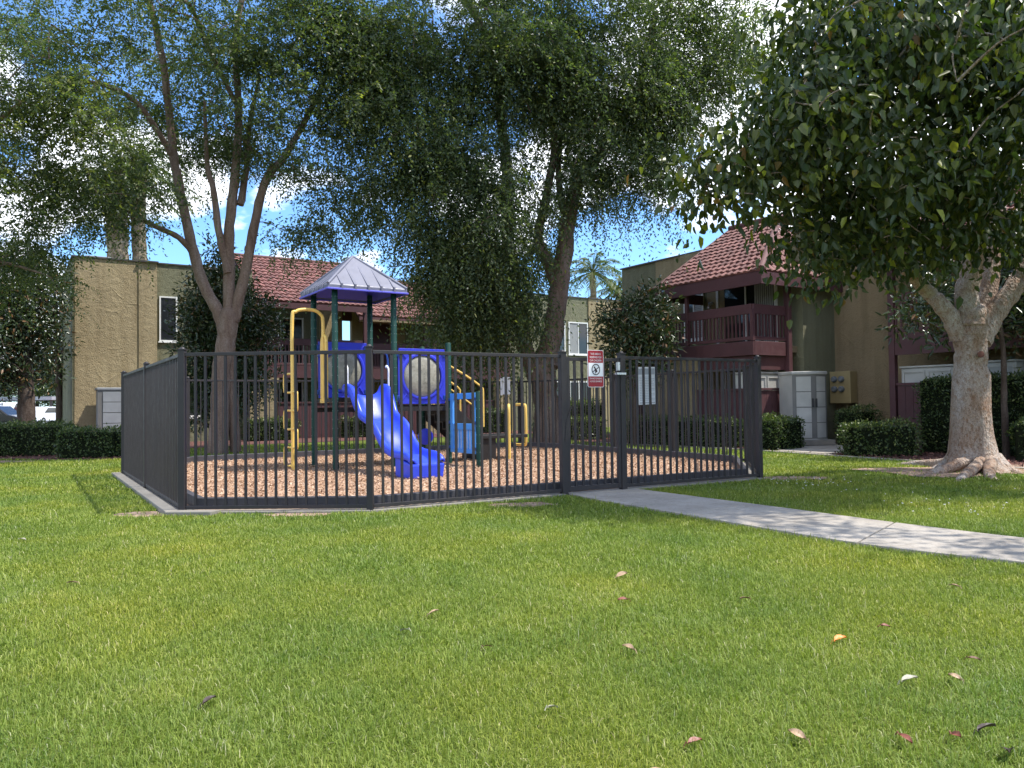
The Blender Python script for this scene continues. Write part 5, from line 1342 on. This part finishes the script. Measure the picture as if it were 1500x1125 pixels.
# ================================================================ hedges
def hedge(cx, cy, w, d, h, rz, label, seed, dens=620, ll=0.066, rough=0.07, b=0.0, zlow=0.02):
    rg = np.random.default_rng(seed); t = empty('hedge', (cx, cy, 0), rz, label, 'hedge')
    ph = rg.uniform(0, 6.28, 8)
    def bulge(p):
        return (0.5 * np.sin(p[:, 0] * 5 + ph[0]) + 0.5 * np.sin(p[:, 1] * 6 + ph[1]) + 0.4 * np.sin(p[:, 2] * 7 + ph[2]) + 0.5 * np.sin(p[:, 0] * 11 + p[:, 2] * 9 + ph[3])) * rough
    P = []; Nn = []
    for ax, sg, area in ((0, 1, d * h), (0, -1, d * h), (1, 1, w * h), (1, -1, w * h), (2, 1, w * d)):
        n = int(area * dens); u = rg.uniform(-0.5, 0.5, (n, 3)) * np.array([w, d, h]); u[:, ax] = sg * 0.5 * (w, d, h)[ax]; u[:, 2] += h / 2
        nn = np.zeros((n, 3)); nn[:, ax] = sg
        P.append(u); Nn.append(nn)
    P = np.concatenate(P); Nn = np.concatenate(Nn)
    # round the corners and roughen
    q = np.abs(P - np.array([0, 0, h / 2])) / np.array([w / 2, d / 2, h / 2]); rr_ = np.sum(q ** 8, axis=1, keepdims=True) ** (1 / 8)
    P = (P - np.array([0, 0, h / 2])) / np.maximum(rr_, 1.0) ** 1.0 * 1.0 + np.array([0, 0, h / 2])
    P += Nn * (bulge(P)[:, None] + rg.normal(0, 0.04, (len(P), 1)) - 0.03)
    k = P[:, 2] > zlow; P, Nn = P[k], Nn[k]; n = len(P)
    D = Nn * 0.5 + rg.normal(size=(n, 3)) * 0.6 + np.array([0, 0, 0.35]); NN = Nn + rg.normal(size=(n, 3)) * 0.55
    rn = np.clip(rg.beta(1.6, 2.2, n) + 0.16 * (Nn[:, 2] > .5) + b, 0, 1)  # top leaves coloured lighter, as if lit from above
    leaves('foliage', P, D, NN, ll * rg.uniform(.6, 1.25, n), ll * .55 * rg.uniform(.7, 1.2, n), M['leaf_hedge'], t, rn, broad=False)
    mb = MB(); e = 0.075; mb.box(-w / 2 + e, w / 2 - e, -d / 2 + e, d / 2 - e, -0.02, h - e - 0.02); mb.build('shade_core', M['hedgecore'], t, bevel=0.05)  # dark box that paints shade into the gaps between the leaves
    return t
hedge(-13.35, 20.9, 2.5, 1.3, 0.86, R(4), 'long clipped hedge at the left edge below the dark tree', 61)
hedge(-10.75, 19.7, 1.45, 0.9, 0.74, R(8), 'shorter clipped hedge block in front of the grey shed', 62)
hedge(6.55, 19.25, 1.25, 0.95, 0.80, TH + R(2), 'square clipped hedge just right of the fence corner', 63)
hedge(4.75, 21.35, 3.6, 0.85, 0.78, TH + math.pi / 2 + R(8), 'long clipped hedge behind the fence below the maroon balcony', 64)
hedge(9.05, 20.3, 0.95, 0.75, 0.98, TH, 'upright clipped bush against the brown wall under the meter box', 65)
hedge(7.95, 16.75, 1.40, 0.95, 0.72, R(-8), 'low rounded light green bush left of the big pale trunk', 66, b=.08, rough=.07)
hedge(11.4, 13.75, 4.2, 0.95, 0.80, TH - math.pi / 2 + R(20), 'low clipped hedge behind the big pale trunk at the right edge', 67)
hedge(10.3, 16.5, 2.9, 0.9, 1.72, TH - math.pi / 2, 'tall dark hedge along the maroon screen behind the pale trunk', 68)
hedge(2.0, 27.2, 2.6, 0.9, 1.25, TH, 'tall dense hedge seen through the gate below the far windows', 69)
hedge(1.9, 25.6, 2.6, 0.8, 0.72, TH, 'low yellowish hedge seen through the gate in front of the tall one', 70, b=.15)
p = lbp(6.2, -1.35); hedge(p.x, p.y, 1.9, 0.8, 0.80, TH, 'dark clipped hedge at the foot of the tan pillar beside the multi-stemmed tree', 71)
p = lbp(9.6, -1.3); hedge(p.x, p.y, 1.3, 0.8, 0.75, TH, 'small bush behind the fence seen below the yellow hand hold', 72, rough=.09)
p = lbp(15.6, -1.5); hedge(p.x, p.y, 1.1, 0.9, 0.95, TH, 'rounded bush left of the thick forked trunk', 73, rough=.1)

# ================================================================ lawn
rg = np.random.default_rng(99)
WALK2 = lo_s + hi_s[::-1]
def grass_zone(y0, y1, per_m2, h, w, xlim=0.80):
    n = int((y1 - y0) * (y0 + y1) * (xlim + 0.08) * per_m2)
    y = rg.uniform(y0 ** 2, y1 ** 2, n) ** 0.5; x = rg.uniform(-1, 1, n) * (xlim * y + 0.8)
    return np.stack([x, y], 1), np.full(n, h), np.full(n, w)
Z = [grass_zone(2.2, 3.6, 17000, .033, .0029), grass_zone(3.6, 5.5, 11500, .033, .0036), grass_zone(5.5, 8, 6500, .034, .005), grass_zone(8, 11, 3400, .035, .007), grass_zone(11, 16, 1300, .04, .011), grass_zone(16, 25, 500, .042, .017)]
xy = np.concatenate([z[0] for z in Z]); hh = np.concatenate([z[1] for z in Z]); ww = np.concatenate([z[2] for z in Z])
keep = np.ones(len(xy), bool)
for poly in (offset_poly(PITG, 0.05), WALK2, BED_R, BED_L, SLAB): keep &= ~inpoly(xy[:, 0], xy[:, 1], poly)
for poly in [SOIL] + DRY: keep &= ~(inpoly(xy[:, 0], xy[:, 1], poly) & (rg.random(len(xy)) < 0.85))
# the two kerb strips
keep &= ~((xy[:, 0] > 8.2) & (xy[:, 1] > 13.2) & (xy[:, 0] - 8.2 > (16.0 - xy[:, 1]) * .5))
xy, hh, ww = xy[keep], hh[keep], ww[keep]; n = len(xy)
def lowf(x, y, s, k):
    return (np.sin(x * s + 1.3 * k) * np.cos(y * s * 1.17 + 2.1 * k) + 0.6 * np.sin((x + y) * s * 1.9 + k) + 0.5 * np.cos((x * 1.3 - y) * s * 2.7 + 3 * k)) / 2.1
patch = lowf(xy[:, 0], xy[:, 1], 1.9, 1)
tuft = lowf(xy[:, 0], xy[:, 1], 9.0, 2)
hh = hh * np.clip(rg.normal(1.0, 0.32, n), 0.4, 2.2) * (1 + 0.22 * tuft + 0.12 * patch)
az = rg.uniform(0, 6.283, n) + 1.2 * lowf(xy[:, 0], xy[:, 1], 3.1, 5)
lean = np.clip(np.abs(rg.normal(0.8, 0.45, n)), 0.02, 1.5)
d = np.stack([np.cos(az), np.sin(az), np.zeros(n)], 1); s = np.stack([-np.sin(az + rg.normal(0, .5, n)), np.cos(az), np.zeros(n)], 1); s = unit(s)
B = np.stack([xy[:, 0], xy[:, 1], np.zeros(n)], 1); up = np.array([0, 0, 1.0])
ln = lean[:, None]; H = hh[:, None]; Wd = (ww * rg.uniform(.7, 1.3, n))[:, None]
mid = B + (up * np.cos(ln * .5) + d * np.sin(ln * .5)) * H * .55
tip = mid + (up * np.cos(ln * 1.6) + d * np.sin(ln * 1.6)) * H * .55
tip[:, 2] = np.maximum(tip[:, 2], 0.008)
v = np.stack([B - s * Wd / 2, B + s * Wd / 2, mid - s * Wd * .45, mid + s * Wd * .45, tip - s * Wd * .08, tip + s * Wd * .08], 1).reshape(-1, 3)
b6 = np.arange(n)[:, None] * 6
f = np.stack([b6 + np.array([[0, 1, 3, 2]]), b6 + np.array([[2, 3, 5, 4]])], 1).reshape(-1, 4)
rn = np.clip(rg.normal(0.46, 0.2, n) + 0.10 * patch, 0, 0.9); dead = rg.random(n) < (0.035 + 0.05 * (patch > .5)); rn[dead] = rg.uniform(.92, 1, dead.sum())
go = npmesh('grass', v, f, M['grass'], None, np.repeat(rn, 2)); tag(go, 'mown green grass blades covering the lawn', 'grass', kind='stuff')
# bark pieces loose on the beds
n = 9000
xs, ys = np.concatenate([rg.uniform(5.8, 10, n), rg.uniform(-16, -9, n // 2)]), np.concatenate([rg.uniform(12.5, 21.5, n), rg.uniform(18.4, 22, n // 2)])
k = inpoly(xs, ys, BED_R) | inpoly(xs, ys, BED_L); k &= ~inpoly(xs, ys, SLAB); xs, ys = xs[k], ys[k]; n = len(xs)
tag(leaves('bed_chips', np.stack([xs, ys, rg.uniform(.015, .04, n)], 1), np.stack([rg.normal(size=n), rg.normal(size=n), rg.normal(size=n) * .3], 1), np.stack([rg.normal(size=n) * .4, rg.normal(size=n) * .4, np.ones(n)], 1), rg.uniform(.03, .09, n), rg.uniform(.015, .04, n), M['bedchips'], rnd=rg.random(n)), 'dark red bark pieces covering the beds along the buildings', 'bark mulch', kind='stuff')
# white clover heads in the lawn on the right
pts = []
for px_, py_, s_, m in ((1190, 713, 26, 34), (1140, 708, 14, 8), (1400, 738, 60, 12), (1425, 755, 30, 10), (1210, 690, 30, 4), (1330, 727, 60, 6), (1365, 745, 40, 6)):
    for _ in range(m):
        q = gnd(px_ + rg.normal() * s_, py_ + rg.normal() * s_ * .18); pts.append((q.x, q.y, 0.05 + rg.random() * .02))
pts = np.array(pts); n = len(pts); P = np.repeat(pts, 6, 0); n6 = n * 6
D = rg.normal(size=(n6, 3)); D[:, 2] = np.abs(D[:, 2])
tag(leaves('clover_flowers', P, D, rg.normal(size=(n6, 3)), np.full(n6, .013), np.full(n6, .008), M['white'], rnd=rg.random(n6)), 'tiny white clover flowers scattered in the shaded grass right of the fence', 'flowers', kind='stuff')
# fallen leaves, each one its own
LC = {'orange': (0.75, 0.22, 0.03), 'tan': (0.38, 0.25, 0.15), 'brown': (0.16, 0.075, 0.04), 'dark': (0.035, 0.02, 0.015), 'red': (0.20, 0.06, 0.035), 'cream': (0.33, 0.31, 0.22)}
LM = {k: paint('fallen_leaf_' + k, c, 0.55, 0.25, 18, 0, 0.2, 90) for k, c in LC.items()}
def fallen(px_, py_, size, colr, label, rot=0.0):
    q = gnd(px_, py_, 0.055); rr = random.Random(int(px_ * 7 + py_))
    size *= .85; n = 9; vs = []; L, w = size, size * rr.uniform(.5, .68)
    for i in range(n):
        t = i / (n - 1); hw = w / 2 * math.sin(math.pi * min(1, t * 0.96 + 0.02)) ** 0.8 * (1 - 0.25 * t)
        z = 0.22 * L * math.sin(t * 3.0 + rr.uniform(-.1, .1)) * 0.5
        for s in (-1, -0.5, 0, 0.5, 1): vs.append(((t - .5) * L, s * hw, z + abs(s) ** 1.5 * w * 0.22 + rr.uniform(-1, 1) * w * .02))
    mb = MB(); mb.add(vs, [(i * 5 + j, i * 5 + j + 1, (i + 1) * 5 + j + 1, (i + 1) * 5 + j) for i in range(n - 1) for j in range(4)])
    mb.tube([(-.5 * L, 0, 0.0), (-.62 * L, 0.01 * L, 0.01), (-.8 * L, 0.05 * L, -.01)], 0.0022, 5)
    o = mb.build('fallen_leaf', LM[colr], None, smooth=True); o.location = (q.x, q.y, 0.030); o.rotation_euler = (rr.uniform(-.35, .35), rr.uniform(-.3, .3), rot or rr.uniform(0, 6.28))
    tag(o, label, 'leaf', 'dry leaves fallen on the lawn')
fallen(1231, 930, .085, 'orange', 'bright orange fallen leaf lying on the grass right of centre', .3)
fallen(1397, 853, .07, 'tan', 'tan fallen leaf on the shaded grass just below the concrete path')
fallen(1297, 911, .06, 'red', 'small reddish curled leaf between the orange leaf and the path')
fallen(1427, 958, .055, 'brown', 'small brown leaf near the right edge above the pale curled leaf')
fallen(1398, 984, .06, 'tan', 'light tan leaf just right of the cream crumpled leaf')
fallen(1167, 1067, .075, 'tan', 'upright pale tan leaf near the bottom, right of centre')
fallen(1326, 1073, .07, 'red', 'reddish brown folded leaf near the bottom right, left of the flat red one')
fallen(1401, 1068, .06, 'red', 'flat red leaf near the bottom right between two darker leaves')
fallen(1446, 1058, .09, 'dark', 'blackish leaf near the bottom right, upper of the two dark ones', .2)
fallen(1479, 1092, .11, 'dark', 'largest blackish leaf at the bottom right corner')
fallen(1018, 1077, .07, 'red', 'rusty leaf near the bottom edge below the middle of the path', .4)
fallen(1333, 988, .085, 'cream', 'wide cream crumpled leaf lying on the grass at right', .1)
fallen(592, 917, .06, 'cream', 'pale cream leaf in the open lawn left of centre')
fallen(636, 891, .07, 'tan', 'dry tan leaf just above the pale cream leaf left of centre')
fallen(911, 838, .10, 'tan', 'dry tan leaf in the lawn below the gate, farther one', .2)
fallen(912, 873, .07, 'red', 'dark red leaf in the lawn below the gate, nearer than the tan one')
fallen(920, 942, .09, 'tan', 'straw-coloured dry scrap in the middle of the lawn')
fallen(307, 1018, .085, 'dark', 'dark brown leaf alone in the lower left lawn', 1.2)
fallen(105, 849, .075, 'tan', 'pinkish tan leaf in the lawn at far left')
fallen(33, 787, .09, 'cream', 'whitish leaf at the left edge of the lawn')
fallen(1090, 871, .06, 'brown', 'small brown leaf in the lawn below the bend of the path')
fallen(810, 1028, .055, 'cream', 'whitish narrow leaf in the lower middle of the lawn', .5)
fallen(958, 1121, .07, 'tan', 'pale dry leaf cut by the bottom edge of the picture', 2.6)
fallen(714, 940, .05, 'brown', 'tiny brown leaf in the middle of the lawn left of the straw-coloured scrap')
